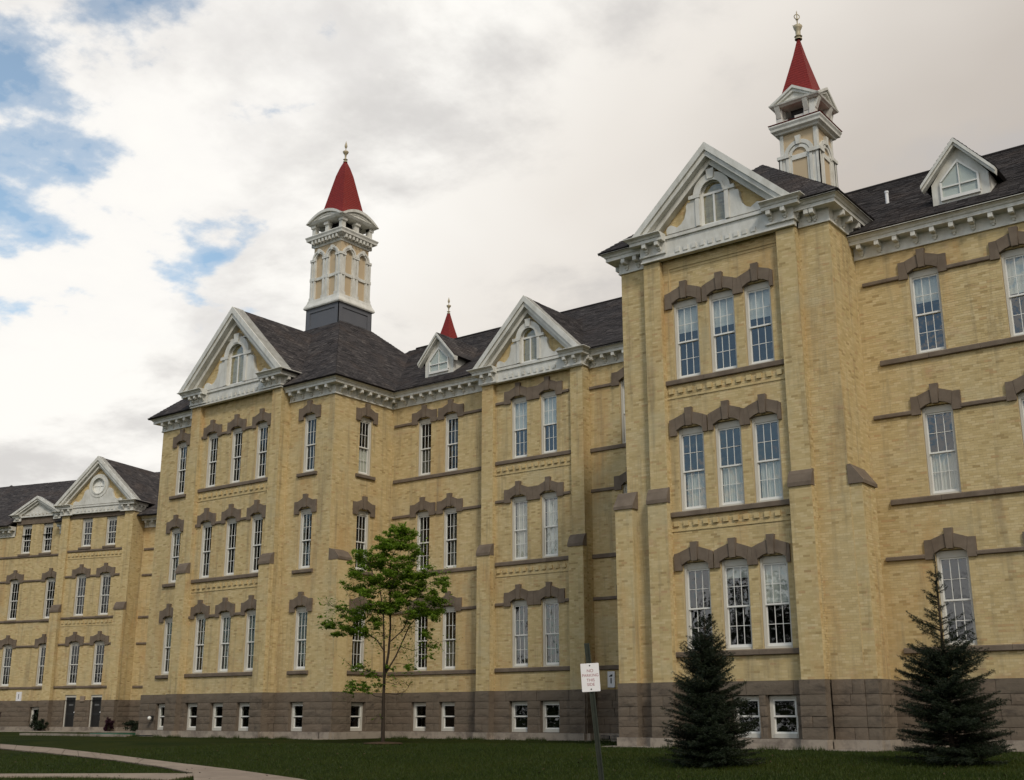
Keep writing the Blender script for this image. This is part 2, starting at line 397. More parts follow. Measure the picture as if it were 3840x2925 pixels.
# ------------------------------------------------------------------ windows
WC={}
def win_meshes(w_,h,style):
    key=(round(w_,3),round(h,3),style,PANE[0])
    if key in WC: return WC[key]
    d={}; hw=w_/2
    if style=='base':
        fw=.10; top=h-.02
        f=M().box(-hw+.002,-hw+fw,.12,.27,.0,top).box(hw-fw,hw-.002,.12,.27,.0,top).box(-hw+fw,hw-fw,.12,.27,top-.10,top).box(-hw+fw,hw-fw,.10,.28,0,.12)
        g0,g1=.12,top-.10; cols=1; rows=1
    else:
        fw=.075; top=h-.22
        f=M().box(-hw+.002,-hw+fw,.09,.24,.0,h-.02).box(hw-fw,hw-.002,.09,.24,.0,h-.02).box(-hw+fw,hw-fw,.11,.24,top,h-.02).box(-hw+fw,hw-fw,.08,.25,0,.07)
        f.box(-hw+.01,-hw+.035,.07,.09,0,h-.03).box(hw-.035,hw-.01,.07,.09,0,h-.03)
        g0,g1=.07,top; cols=3; rows=2
    d['window']=f.mesh('window','frame_wood')
    gx=hw-fw; mid=(g0+g1)/2; sr=.035
    panes=[]
    for nm,(a,c,yy) in {'u':(mid-.02,g1,.14),'l':(g0,mid+.02,.185)}.items():
        s=M(); bot=.05 if nm=='u' else .09
        if style=='base': bot=.05
        s.box(-gx,-gx+sr,yy,yy+.04,a,c).box(gx-sr,gx,yy,yy+.04,a,c).box(-gx+sr,gx-sr,yy,yy+.04,c-.045,c).box(-gx+sr,gx-sr,yy,yy+.04,a,a+bot)
        x0,x1,z0,z1=-gx+sr,gx-sr,a+bot,c-.045; mt=.017
        pw=(x1-x0-(cols-1)*mt)/cols; ph=(z1-z0-(rows-1)*mt)/rows
        for i in range(1,cols): s.box(x0+i*(pw+mt)-mt,x0+i*(pw+mt),yy+.006,yy+.03,z0,z1)
        for j in range(1,rows):
            for i in range(cols): s.box(x0+i*(pw+mt),x0+i*(pw+mt)+pw,yy+.006,yy+.03,z0+j*(ph+mt)-mt,z0+j*(ph+mt))
        d['sash_'+nm]=s.mesh('sash','sash')
        for i in range(cols):
            for j in range(rows): panes.append((x0+i*(pw+mt)+pw/2,yy+.02,z0+j*(ph+mt)+ph/2))
        d['pw'],d['ph']=pw,ph
    d['panes']=panes
    d['pane']=M().box(-d['pw']/2,d['pw']/2,-.002,.002,-d['ph']/2,d['ph']/2).mesh('pane',PANE[0])
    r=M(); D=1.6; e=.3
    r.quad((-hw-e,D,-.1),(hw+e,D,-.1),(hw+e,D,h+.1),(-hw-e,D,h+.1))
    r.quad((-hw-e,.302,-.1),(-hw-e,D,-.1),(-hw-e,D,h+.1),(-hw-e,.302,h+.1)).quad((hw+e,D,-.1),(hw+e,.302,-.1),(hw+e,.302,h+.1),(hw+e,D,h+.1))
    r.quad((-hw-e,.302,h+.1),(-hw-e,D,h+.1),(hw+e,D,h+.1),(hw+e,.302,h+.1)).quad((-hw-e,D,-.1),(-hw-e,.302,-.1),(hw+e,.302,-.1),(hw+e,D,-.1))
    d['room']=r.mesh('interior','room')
    WC[key]=d; return d
def curtain_mesh(x0,x1,z0,z1,amp,mat):
    b=M(); nn=28; pts=[]
    for i in range(nn+1):
        x=x0+(x1-x0)*i/nn; pts.append((x,.262+amp*math.sin(i*1.9)+amp*.4*math.sin(i*.7)))
    i0=0
    for x,y in pts: b.v.append((x,y,z0)); b.v.append((x,y,z1))
    for i in range(nn): b.f.append((2*i,2*i+2,2*i+3,2*i+1))
    for x,y in pts: b.v.append((x,y+.004,z0)); b.v.append((x,y+.004,z1))
    o=2*(nn+1)
    for i in range(nn): b.f.append((o+2*i+1,o+2*i+3,o+2*i+2,o+2*i))
    return b.mesh('curtain',mat)
def hood(parent,w,cx,zs,w_,el,er,zear=.54,out=.085,y=0.,endflat=True):
    """stones round a segmental window head; zs = level of the string course"""
    hw=w_/2; kw=.11; arc=lambda x: zs+.16+.14*(1-(x/hw)**2)
    for sg,ex in ((-1,el),(1,er)):
        inner=[(sg*kw,arc(kw)),(sg*(kw+(hw-kw)*.5),arc(kw+(hw-kw)*.5)),(sg*(hw-.005),arc(hw)-.01)]
        vx=hw+.05
        v_=inner+[(sg*vx,zs+.55),(sg*kw,zs+.69)]
        part('hood_stone',M().prism([(cx+a,b_) for a,b_ in v_],y-out,y+.12),'hood_stone',parent,w)
        e_=[(sg*hw,zs-.02),(sg*ex,zs-.02),(sg*ex,zs+zear),(sg*(vx+.004),zs+.545),(sg*(hw+.003),zs+.155)]
        if ex>vx+.02: part('hood_stone',M().prism([(cx+a,b_) for a,b_ in e_],y-out+.008,y+.12),'hood_stone',parent,w)
    part('keystone',M().prism([(cx-.09,zs+.25),(cx+.09,zs+.25),(cx+.125,zs+.84),(cx-.125,zs+.84)],y-out-.045,y+.12),'hood_stone',parent,w)
def window(parent,w,cx,zb,w_,h,style='tall',y=0.,blind=None,curt=None,cmat='curtain',hd=None,sill=None,room=True):
    d=win_meshes(w_,h,style); ww=w@T(cx,y,zb)
    o=place('window',d['window'],parent,ww)
    place('sash',d['sash_u'],o,ww); place('sash',d['sash_l'],o,ww)
    for p in d['panes']:
        a=random.gauss(0,.004); b_=random.gauss(0,.004)
        place('pane',d['pane'],o,ww@Matrix.Translation(p)@Matrix.Rotation(a,4,'X')@Matrix.Rotation(b_,4,'Z'))
    if room: place('interior',d['room'],o,ww)
    hw=w_/2-.05
    if blind: place('blind',curtain_mesh(-hw,hw,h-.22-blind,h-.15,.001,'blind'),o,ww)
    if curt:
        for (a,c,z0,z1) in curt: place('curtain',curtain_mesh(-hw+2*hw*a,-hw+2*hw*c,z0,z1,.018,cmat),o,ww)
    if hd: hood(o,w,cx,hd[0],w_,hd[1],hd[2],*(hd[3:]),y=y)
    if sill: part('sill',M().prismx([(y+.1,zb-.18),(y-.09,zb-.18),(y-.11,zb-.15),(y-.11,zb-.03),(y+.1,zb)],cx-sill,cx+sill),'hood_stone',o,w)
    return o
# ------------------------------------------------------------------ cornices
def cprof(zb,H=.68,P=.55):
    return [(0,zb),(.07,zb),(.07,zb+.06),(.05,zb+.07),(.05,zb+.595*H),(.08,zb+.61*H),(P-.17,zb+.61*H),(P-.17,zb+.77*H),(P-.14,zb+.785*H),(P-.11,zb+.87*H),(P-.02,zb+.95*H),(P,zb+.96*H),(P,zb+H),(0,zb+H+.01)]
def bracket_mesh(H=.68,P=.55):
    e=-(P-.19)+.05
    return M().prismx([(.04,.20*H),(-.05,.20*H),(-.09,.26*H),(-.10,.36*H),(e+.03,.36*H),(e,.40*H),(e,.615*H),(.04,.615*H)],-.07,.07).prismx([(.04,.12*H),(-.03,.12*H),(-.05,.16*H),(-.05,.20*H),(.04,.20*H)],-.04,.04).mesh('bracket','trim')
BRK={}
def cornice(parent,w,path,zb,H=.68,P=.55,sp=.55,br=True,first=.28):
    o=part('cornice',M().sweep(cprof(zb,H,P),path),'trim',parent,w)
    if not br: return o
    s=(round(H,2),round(P,2))
    if s not in BRK: BRK[s]=bracket_mesh(*s)
    for a,c in zip(path[:-1],path[1:]):
        a=Vector(a);c=Vector(c);L=(c-a).length; n_=max(1,round((L-2*first)/sp)); d=(c-a).normalized()
        ang=math.atan2(d.y,d.x)
        for i in range(n_+1):
            t=first+(L-2*first)*i/n_ if n_>0 else L/2
            if t<0 or t>L: continue
            p=a+d*t+Vector((d.y,-d.x))*.05
            place('bracket',BRK[s],o,w@T(p.x,p.y,zb,ang))
    return o
def dentils(parent,w,x0,x1,zs,y=0.,n_=12):
    L=(x1-x0)
    part('brick_ledge',M().box(x0,x1,y-.03,y+.02,zs-.44,zs-.385),'brick_plain',parent,w)
    for i in range(n_):
        c=x0+L*(i+.5)/n_
        part('brick_dentil',M().box(c-.085,c+.085,y-.06,y+.02,zs-.28,zs-.12),'brick_plain',parent,w)
# ------------------------------------------------------------------ roofs
def clip(poly,cl):
    out=poly
    for i in range(len(cl)):
        a=cl[i]; b_=cl[(i+1)%len(cl)]; ex,ey=b_[0]-a[0],b_[1]-a[1]; inp=out; out=[]
        if not inp: return []
        side=lambda p: ex*(p[1]-a[1])-ey*(p[0]-a[0])
        for j in range(len(inp)):
            p=inp[j]; q=inp[(j+1)%len(inp)]; sp_,sq=side(p),side(q)
            if sp_>=0: out.append(p)
            if (sp_>=0)!=(sq>=0):
                t=sp_/(sp_-sq); out.append((p[0]+(q[0]-p[0])*t,p[1]+(q[1]-p[1])*t))
    return out
def roof(parent,w,pts,name='roof',tabs=True,mat='shingle'):
    """pts: planar polygon, first edge = eave (counter-clockwise seen from outside)"""
    P=[Vector(p) for p in pts]; u=(P[1]-P[0]).normalized(); nrm=(P[1]-P[0]).cross(P[2]-P[1]).normalized()
    if nrm.z<0: nrm=-nrm
    v=nrm.cross(u).normalized()
    Q=[((p-P[0]).dot(u),(p-P[0]).dot(v)) for p in P]
    if area2(Q)<0: Q=Q[::-1]
    b=M(); k_=len(P); b.v=[tuple(p) for p in P]+[tuple(p-nrm*.08) for p in P]
    b.f=[tuple(range(k_)),tuple(range(2*k_-1,k_-1,-1))]+[((i+1)%k_,i,k_+i,k_+(i+1)%k_) for i in range(k_)]
    o=part(name,b,'roof_base',parent,w)
    if not tabs: return o
    umin=min(q[0] for q in Q);umax=max(q[0] for q in Q);vmin=min(q[1] for q in Q);vmax=max(q[1] for q in Q)
    V=[];F=[];tn=[]; e=.15; tw=.30; row=0; y=vmin-.03
    while y<vmax:
        x=umin-random.random()*tw
        while x<umax:
            g=.006; q=clip([(x+g,y),(x+tw-g,y),(x+tw-g,y+e+.01),(x+g,y+e+.01)],Q)
            if len(q)>=3:
                i=len(V); th=.014+random.random()*.012
                for a,c in q:
                    hgt=th*(1-(c-y)/e*.85)+.004
                    V.append(P[0]+u*a+v*c+nrm*hgt)
                F.append(tuple(range(i,i+len(q)))); t=min(1,max(0,random.gauss(.5,.25))); tn.append(t)
                lo=[j for j in range(len(q)) if abs(q[j][1]-min(z[1] for z in q))<1e-5]
                if len(lo)==2:
                    ia=len(V); V.append(V[i+lo[0]]-nrm*(th+.003)); V.append(V[i+lo[1]]-nrm*(th+.003))
                    F.append((i+lo[0],ia,ia+1,i+lo[1])); tn.append(t*.6)
            x+=tw
        y+=e; row+=1
    me=bpy.data.meshes.new('shingles'); me.from_pydata([tuple(q) for q in V],[],F); me.materials.append(MATS[mat])
    a=me.attributes.new('tone','FLOAT','FACE'); a.data.foreach_set('value',tn); me.update()
    place('shingles',me,o,w,kind='stuff'); return o
def roof_xy(parent,w,poly,zf,notch=None,eave_y=None,tabs=True):
    if area2(poly)<0: poly=poly[::-1]
    regs=[poly]
    if notch:
        n0,n1,yn=notch; B=1e3
        regs=[clip(poly,[(-B,-B),(n0,-B),(n0,B),(-B,B)]),clip(poly,[(n1,-B),(B,-B),(B,B),(n1,B)]),clip(poly,[(n0,yn),(n1,yn),(n1,B),(n0,B)])]
    for q in regs:
        if len(q)<3: continue
        qq=[]
        for p in q:
            if not qq or math.hypot(p[0]-qq[-1][0],p[1]-qq[-1][1])>1e-4: qq.append(p)
        if math.hypot(qq[0][0]-qq[-1][0],qq[0][1]-qq[-1][1])<1e-4: qq.pop()
        ym=min(p[1] for p in qq); k0=[i for i in range(len(qq)) if abs(qq[i][1]-ym)<1e-4 and abs(qq[(i+1)%len(qq)][1]-ym)<1e-4]
        if not k0: continue
        qq=qq[k0[0]:]+qq[:k0[0]]
        roof(parent,w,[(x,y,zf(x,y)) for x,y in qq],tabs=tabs)
def gable(parent,w,cx,hw,ze,za,yp,yf,bw,zf,yback_e,yback_r,kind='arch',S_=1.,sides=1.2,cback=None,slopes=True,shade=False,chord=None):
    """cx centre, hw half width at eave, ze eave level, za apex, yp panel plane, yf front of raking cornice, bw half width of bay, zf bottom of frieze"""
    k_=(za-ze)/hw; ca=math.cos(math.atan(k_)); sa=math.sin(math.atan(k_))
    g=part('gable',M().prism([(cx-bw,ze-.35),(cx+bw,ze-.35),(cx+bw,ze-.05),(cx+hw-.15,ze-.05),(cx,za-.2),(cx-hw+.15,ze-.05),(cx-bw,ze-.05)],yp+.03,yp+.3),'brick_plain',parent,w)
    lim=lambda z:(cx-(za-.25-z)/k_,cx+(za-.25-z)/k_)
    brick_stuff(brick_cells(cx-hw,cx+hw,ze-.02,za-.3,[],lim),g,w,yp+.03)
    rk=M()
    for t,y0,y1 in ((.20,yf,yp+.1),(.35,yf+.07,yp+.1),(.52,yf+(yp-yf)*.55,yp+.05)):
        t*=S_**.5
        for sg in (-1,1):
            xo=lambda q:cx+sg*q
            rk.prism([(xo(hw),ze),(xo(0),za),(xo(0),za-t/ca),(xo(hw-t/sa),ze)],y0+(.0015 if sg>0 else 0),y1)
    part('raking_cornice',rk,'trim',g,w)
    if chord: part('ledge',M().box(cx-(za-.45-chord)/k_,cx+(za-.45-chord)/k_,yp-.10,yp+.05,chord,chord+.07),'trim',g,w)
    # frieze with raised dentil row
    fz=M().box(cx-bw-.02,cx+bw+.02,yp-.09,yp+.1,zf,ze-.12).box(cx-bw-.05,cx+bw+.05,yp-.13,yp-.09,zf,zf+.06).box(cx-bw+.3,cx+bw-.3,yp-.15,yp-.09,ze-.17,ze-.06)
    nn=int((2*bw-2.4)/.3)
    for i in range(nn):
        c=cx-bw+1.2+(2*bw-2.4)*(i+.5)/nn; fz.box(c-.08,c+.08,yp-.125,yp-.09,zf+.12,zf+.28)
    part('frieze',fz,'trim',g,w)
    Hc=.66*min(1.,S_+.05)
    cl=.95*S_
    yb=cback if cback else yp+sides
    cornice(g,w,[(cx-bw,yb),(cx-bw,yp-.1),(cx-bw+cl,yp-.1)],ze-Hc+.02,Hc,max(.3,abs(yp-yf)*.9),.42,first=.22)
    cornice(g,w,[(cx+bw-cl,yp-.1),(cx+bw,yp-.1),(cx+bw,yb)],ze-Hc+.02,Hc,max(.3,abs(yp-yf)*.9),.42,first=.22)
    if kind=='arch':
        s=S_; zb=ze-.02; r0=.46*s; r1=.70*s; zsp=zb+1.12*s; yo=yp-.16
        b=M().ring(cx,zsp,r0,r1,0,math.pi,16,yo,yp+.05)
        b.ring(cx,zsp,r0-.05,r0+.03,0,math.pi,16,yo-.03,yo)
        for sg in (-1,1):
            X=lambda q:cx+sg*q*s
            sk=[(X(.46),zb),(X(1.78),zb),(X(1.80),zb+.16*s),(X(1.74),zb+.27*s),(X(1.62),zb+.31*s),(X(1.50),zb+.25*s),(X(1.38),zb+.17*s),(X(1.22),zb+.25*s),(X(1.08),zb+.42*s),(X(1.0),zb+.68*s),(X(1.0),zb+.86*s),(X(.94),zb+.95*s),(X(.86),zb+.95*s),(X(.82),zb+1.0*s),(X(.82),zsp),(X(.46),zsp)]
            b.prism(sk,yo+.03+(.001 if sg>0 else 0),yp+.05)
            b.prism([(X(.44),zsp-.10*s),(X(.86),zsp-.10*s),(X(.86),zsp+.03),(X(.44),zsp+.03)],yo-.04,yo+.03)
            b.prism([(X(.47),zb),(X(.62),zb),(X(.62),zsp-.1*s),(X(.47),zsp-.1*s)],yo-.02,yo+.03)
        b.prism([(cx-.11*s,zsp+r0),(cx+.11*s,zsp+r0),(cx+.15*s,zsp+r1+.12*s),(cx-.15*s,zsp+r1+.12*s)],yo-.06,yp)
        part('window_surround',b,'trim',g,w)
        yw=yp+.02
        f=M().ring(cx,zsp,r0-.07,r0,0,math.pi,12,yw-.04,yw+.04)
        f.box(cx-r0,cx-r0+.07,yw-.04,yw+.04,zb,zsp).box(cx+r0-.07,cx+r0,yw-.04,yw+.04,zb,zsp).box(cx-r0+.07,cx+r0-.07,yw-.035,yw+.035,zsp-.03,zsp+.05).box(cx-.03,cx+.03,yw-.03,yw+.03,zb+.06,zsp-.03).box(cx-r0+.07,cx+r0-.07,yw-.04,yw+.04,zb,zb+.06)
        o=part('gable_window',f,'sash',g,w)
        part('pane',M().box(cx-r0+.07,cx-.03,yw,yw+.004,zb+.06,zsp-.03),'glass',o,w); part('pane',M().box(cx+.03,cx+r0-.07,yw,yw+.004,zb+.06,zsp-.03),'glass',o,w)
        part('pane',M().prism([(cx+(r0-.07)*math.cos(math.pi*i/10),zsp+.05+(r0-.12)*math.sin(math.pi*i/10)) for i in range(11)],yw,yw+.004),'glass',o,w)
        part('blind' if shade else 'interior',M().prism([(cx-r0+.02,zb),(cx+r0-.02,zb)]+[(cx+(r0-.02)*math.cos(math.pi*i/12),zsp+(r0-.02)*math.sin(math.pi*i/12)) for i in range(13)],yw+.012,yw+.02),'warm_blind' if shade else 'room',o,w)
    elif kind=='round':
        s=S_; zb=ze-.02; zc=zb+1.2*s; yo=yp-.14
        b=M().ring(cx,zc,.56*s,.78*s,0,2*math.pi,28,yo,yp+.05).ring(cx,zc,.50*s,.58*s,0,2*math.pi,28,yo-.04,yo+.02)
        for sg in (-1,1):
            X=lambda q:cx+sg*q*s
            b.prism([(cx,zb),(X(2.0),zb),(X(2.02),zb+.2*s),(X(1.85),zb+.3*s),(X(1.6),zb+.22*s),(X(1.35),zb+.36*s),(X(1.2),zb+.66*s),(X(1.15),zb+.9*s),(X(.95),zb+1.02*s),(X(.76),zb+1.0*s),(X(.62),zb+.72*s),(X(.4),zb+.52*s),(cx,zb+.44*s)],yo+.03+(.001 if sg>0 else 0),yp+.05)
        part('window_surround',b,'trim',g,w)
        f=M().box(cx-.02,cx+.02,yp-.02,yp+.02,zc-.5*s,zc+.5*s).box(cx-.5*s,cx+.5*s,yp-.015,yp+.015,zc-.02,zc+.02)
        o=part('round_window',f,'sash',g,w)
        part('pane',M().prism([(cx+.56*s*math.cos(2*math.pi*i/24),zc+.56*s*math.sin(2*math.pi*i/24)) for i in range(24)],yp+.02,yp+.026),'blind',o,w)
    else:
        part('pediment_panel',M().prism([(cx-hw+.3,ze),(cx+hw-.3,ze),(cx,za-.25)],yp-.02,yp+.05),'trim',g,w)
    if slopes:
        e=.03
        e=-.05; yq=yf+.14; roof(parent,w,[(cx+hw+.0,yq,ze+e),(cx+hw+.0,yback_e,ze+e),(cx,yback_r,za+e),(cx,yq,za+e)])
        roof(parent,w,[(cx-hw,yback_e,ze+e),(cx-hw,yq,ze+e),(cx,yq,za+e),(cx,yback_r,za+e)])
    return g
def pilaster(parent,w,x0,x1,z0,z1,y,out,out2=None,zc=7.38,solo=None):
    """brick pier from z0 to z1; below zc it is thicker, with a sloping capstone"""
    b=M().box(x0,x1,y-out,y+.05,z0,z1); o=part('pilaster',b,'brick_plain',parent,w)
    ztop=z1
    brick_stuff(brick_cells(x0,x1,(zc+.55) if out2 else z0,z1,[]),o,w,y-out)
    sw=w@Matrix.Translation((x1,y-out,0))@Matrix.Rotation(math.pi/2,4,'Z'); brick_stuff(brick_cells(0,out,z0,z1,[]),o,sw,0)
    if out2:
        part('buttress',M().box(x0-.04,x1+.04,y-out2,y-out+.02,z0,zc),'brick_plain',o,w)
        if solo is None: brick_stuff(brick_cells(x0-.04,x1+.04,z0,zc,[]),o,w,y-out2)
        else: wall(o,w,x0-.04,x1+.04,z0,zc,th=.02,y=y-out2-.001,solo=solo,name='buttress_face')
        sw=w@Matrix.Translation((x1+.04,y-out2,0))@Matrix.Rotation(math.pi/2,4,'Z'); brick_stuff(brick_cells(0,out2-out,z0,zc,[]),o,sw,0)
        part('capstone',M().prismx([(y-out+.02,zc),(y-out2-.05,zc),(y-out2-.05,zc+.12),(y-out2*.6-out*.4-.02,zc+.38),(y-out-.02,zc+.50),(y-out+.02,zc+.50)],x0-.06,x1+.06),'hood_stone',o,w)
    return o
RZ=math.pi/2
def side(x,y): return Matrix.Translation((x,y,0))@Matrix.Rotation(RZ,4,'Z')     # face looking to +X; local x runs to +Y
def sideL(x,y): return Matrix.Translation((x,y,0))@Matrix.Rotation(-RZ,4,'Z')   # face looking to -X; local x runs to -Y
# =================================================================== GROUND
def gz(y): return float(np.interp(y,[-400,5,17,27,400],[-.8,-.8,-.45,0,0]))
ys=[-900,-300,-60,5,8,11,14,17,19,21,23,25,27,30,34,40,60,120,400,1200]; xs=[-1200,-300,-120,-60,-40,-20,0,20,60,200,1200]
b=M(); b.v=[(x,y,gz(y)-.012) for y in ys for x in xs]; nx=len(xs)
b.f=[(j*nx+i,j*nx+i+1,(j+1)*nx+i+1,(j+1)*nx+i) for j in range(len(ys)-1) for i in range(nx-1)]
part('ground',b,'lawn',None,kind='structure')
def strip_on_ground(name,left,right,mat,up=.02,th=.12):
    b=M(); 
    for (a,c) in zip(left,right):
        for p in (a,c):
            b.v.append((p[0],p[1],gz(p[1])+up)); b.v.append((p[0],p[1],gz(p[1])+up-th))
    for i in range(len(left)-1):
        k=i*4; n_=k+4
        b.f+=[(k,k+2,n_+2,n_),(k+1,n_+1,n_+3,k+3),(k,n_,n_+1,k+1),(k+2,k+3,n_+3,n_+2)]
    e=(len(left)-1)*4; b.f+=[(0,1,3,2),(e,e+2,e+3,e+1)]
    return part(name,b,mat,None,kind='structure')
UP=[(-60,27.6),(-50,25.9),(-42.8,24.49),(-37.69,23.51),(-32.58,22.09),(-25.86,20.04),(-22.8,19.15),(-19.55,18.04),(-15,16.0),(-10,13.1),(-4,9.0),(4,3.0)]
LO=[(-60,26.0),(-50,24.7),(-39.91,22.86),(-35.5,21.9),(-29.57,20.41),(-26.06,19.3),(-24.3,18.6),(-23.34,18.23),(-19,14.9),(-13,11.0),(-6,6.6),(2,1.2)]
PATH=strip_on_ground('path',LO,UP,'mulch',.012)
strip_on_ground('path',[(-34,10.2),(-31.5,12.6),(-29.4,14.4),(-27.8,15.5),(-26.2,16.35),(-24.6,16.8),(-22.5,16.9)],[(-35.5,11.2),(-32.4,13.9),(-29.8,15.7),(-28.0,16.55),(-25.9,17.4),(-24.4,17.95),(-23.0,18.35)],'path',.016,.03)
def slabs(par,L_,R_,step=1.5):
    for i in range(len(L_)-1):
        l0,l1,r0,r1=[Vector(p) for p in (L_[i],L_[i+1],R_[i],R_[i+1])]
        k_=max(1,round((l1-l0).length/step))
        for q in range(k_):
            t0=q/k_+.004/1; t1=(q+1)/k_-.004; c=[l0.lerp(l1,t0),l0.lerp(l1,t1),r0.lerp(r1,t1),r0.lerp(r1,t0)]
            b=M(); h=.028+random.random()*.006; b.v=[(p.x,p.y,gz(p.y)+h) for p in c]+[(p.x,p.y,gz(p.y)-.02) for p in c]
            b.f=[(0,3,2,1),(0,1,5,4),(1,2,6,5),(2,3,7,6),(3,0,4,7)]
            part('slab',b,'path',par)
slabs(PATH,LO,UP)
# gravel strip at foot of walls, concrete pads
part('gravel_strip',M().box(-51,-36.3,34.1,35.05,-.05,.02).box(-36.2,-20.0,37.9,38.8,-.05,.018).box(-20.6,-12,31.0,32.1,-.05,.022).box(-11.9,5,33.0,34.1,-.05,.019),'plinth',None,kind='structure')
# =================================================================== MAIN BUILDING
S1,S2,S3=2.62,6.92,11.23; L1,L2,L3=5.33,9.63,13.93-.1
LV=[(S1,5.33),(S2,9.63),(S3,13.93)]
main=thing('brick_building',-28,40,0,'long cream brick building with white gabled bays and red spired towers','building')
WB=2.80-2.62
def holes_for(xs_,w_,h=2.70): return [(x-w_/2,x+w_/2,s+.18,s+.18+h) for s,_ in LV for x in xs_]
def base_holes(xs_,w_=.85): return [(x-w_/2,x+w_/2,.30,1.49) for x in xs_]
ZC=14.80
# ---- P1 (left tower pavilion)
PANE[0]='glass_dim'
F=T(0,35.17,0)
wl,wr=-47.66,-38.46
def ftop(z,dx): return z
wall(main,F,-49.3,-46.35,1.89,ZC+.05,holes_for([wl],.8)); wall(main,F,-39.85,-36.9,1.89,ZC+.05,holes_for([wr],.8))
stone_base(main,F,-49.34,-46.4,base_holes([wl])); stone_base(main,F,-39.8,-36.86,base_holes([wr]))
for x in (wl,wr):
    for i,(s,l) in enumerate(LV):
        window(main,F,x,s+.18,.8,2.70,hd=(l-.06,.70,.70),sill=.62,curt=[(0,.25,.1,2.4)] if i==1 else None,cmat='dark_curtain')
    window(main,F,x,.30,.85,1.19,'base')
FB=T(0,34.85,0); bx=[-44.9,-43.12,-41.33]
wall(main,FB,-46.35,-39.85,1.89,15.5,holes_for(bx,.8)); stone_base(main,FB,-46.35,-39.85,base_holes(bx),y=-.12)
for x in bx:
    for i,(s,l) in enumerate(LV):
        window(main,FB,x,s+.18,.8,2.70,hd=(l-.06,.66,.66),curt=[(.6,1,.1,2.4)] if (i+x)%2>1 else None,cmat='dark_curtain')
    window(main,FB,x,.30,.85,1.19,'base',y=-.12)
for s,l in LV:
    band(main,FB,-45.7,-40.5,s,s+.17); band(main,FB,-45.7,-40.5,l-.05,l+.08,gaps=[(x-.66,x+.66) for x in bx])
for s in (S2,S3): dentils(main,FB,-45.7,-40.5,s,n_=14)
pilaster(main,FB,-46.35,-45.7,1.89,15.5,0,.22,.42); pilaster(main,FB,-40.5,-39.85,1.89,15.5,0,.22,.42)
for x0 in (-46.42,-40.57): stone_base(main,FB,x0,x0+.79,y=-.42)
# returns of the bay
for x,sd_ in ((-39.85,side),):
    sw=sd_(x,34.63); wall(main,sw,0,.54,1.89,15.5,th=.05); stone_base(main,sw,-.2,.5)
# side face (looking right)
SW=side(-36.9,35.17)
wall(main,SW,0,3.77,1.89,ZC+.05,[(2.01-.4,2.01+.4,s+.18,s+2.88) for s,_ in LV]); stone_base(main,SW,0.0,3.75,base_holes([2.01]),y=-.05)
for i,(s,l) in enumerate(LV):
    window(main,SW,2.01,s+.18,.8,2.70,hd=(l-.06,.68,.68),sill=None if i==0 else .6,curt=[(0,1,.1,1.2)] if i==2 else None,cmat='curtain')
band(main,SW,.72,3.7,S1,S1+.17)
window(main,SW,2.01,.30,.85,1.19,'base',y=-.05)
pilaster(main,SW,.05,.75,1.89,7.35,0,.02,.55); stone_base(main,SW,.0,.8,y=-.56)
part('front_return',M().box(-36.9,-36.33,35.165,35.9,1.89,7.35),'brick_plain',main); brick_stuff(brick_cells(-36.9,-36.33,1.89,7.3,[]),main,T(0,35.16,0),0)
stone_base(main,T(0,35.17,0),-36.9,-36.3)
# left face + buttress
SL=sideL(-49.3,39.); wall(main,SL,0,3.83,1.89,ZC+.05,bricks=False); stone_base(main,SL,0,3.8)
cornice(main,I4,[(-49.3,39.2),(-49.3,35.17),(-46.38,35.17)],ZC)
cornice(main,I4,[(-39.82,35.17),(-36.9,35.17),(-36.9,38.94),(-31.12,38.94)],ZC)
gable(main,I4,-43.1,3.76,16.20,19.94,34.63,34.05,3.25,15.46,35.35,39.5,'arch',1.28,cback=35.5,chord=18.42)
# hip roof of P1
e0,e1,f0,f1=-49.9,-36.30,34.57,48.0; ap=(-43.1,41.2,21.7); z=15.49
roof_xy(main,I4,[(e0,f0),(e1,f0),ap[:2]],lambda x,y:z+(y-f0)*(ap[2]-z)/(ap[1]-f0),(-46.45,-39.75,34.95)); roof(main,I4,[(e1,f0,z),(e1,f1,z),ap]); roof(main,I4,[(e1,f1,z),(e0,f1,z),ap],tabs=False); roof(main,I4,[(e0,f1,z),(e0,f0,z),ap])
# ---- W2 wing
F2=T(0,38.94,0); wa=[-34.9,-33.3]; wb=[-23.95,-22.35]
wall(main,F2,-36.9,-31.1,1.89,ZC+.05,holes_for(wa,.8)); wall(main,F2,-25.8,-19.9,1.89,ZC+.05,holes_for(wb,.8))
stone_base(main,F2,-36.8,-31.1,base_holes(wa)); stone_base(main,F2,-25.8,-19.9,base_holes([-22.35]))
CU={(0,0):None,(0,1):([(0,1,.1,1.2)],'dark_curtain'),(1,0):([(.0,.3,.1,2.4)],'dark_curtain'),(1,1):([(.35,1,.1,2.4)],'dark_curtain'),(2,0):([(0,1,.1,1.25)],'dark_curtain'),(2,1):([(.45,.95,1.0,2.4)],'dark_curtain')}
for j,x in enumerate(wa):
    for i,(s,l) in enumerate(LV):
        c=CU[(i,j)]
        window(main,F2,x,s+.18,.8,2.70,hd=(l-.06,.74,.74),curt=c[0] if c else None,cmat=c[1] if c else 'curtain')
    window(main,F2,x,.30,.85,1.19,'base')
for x in wb:
    for i,(s,l) in enumerate(LV): window(main,F2,x,s+.18,.8,2.70,hd=(l-.06,.74,.74))
window(main,F2,-22.35,.30,.85,1.19,'base')
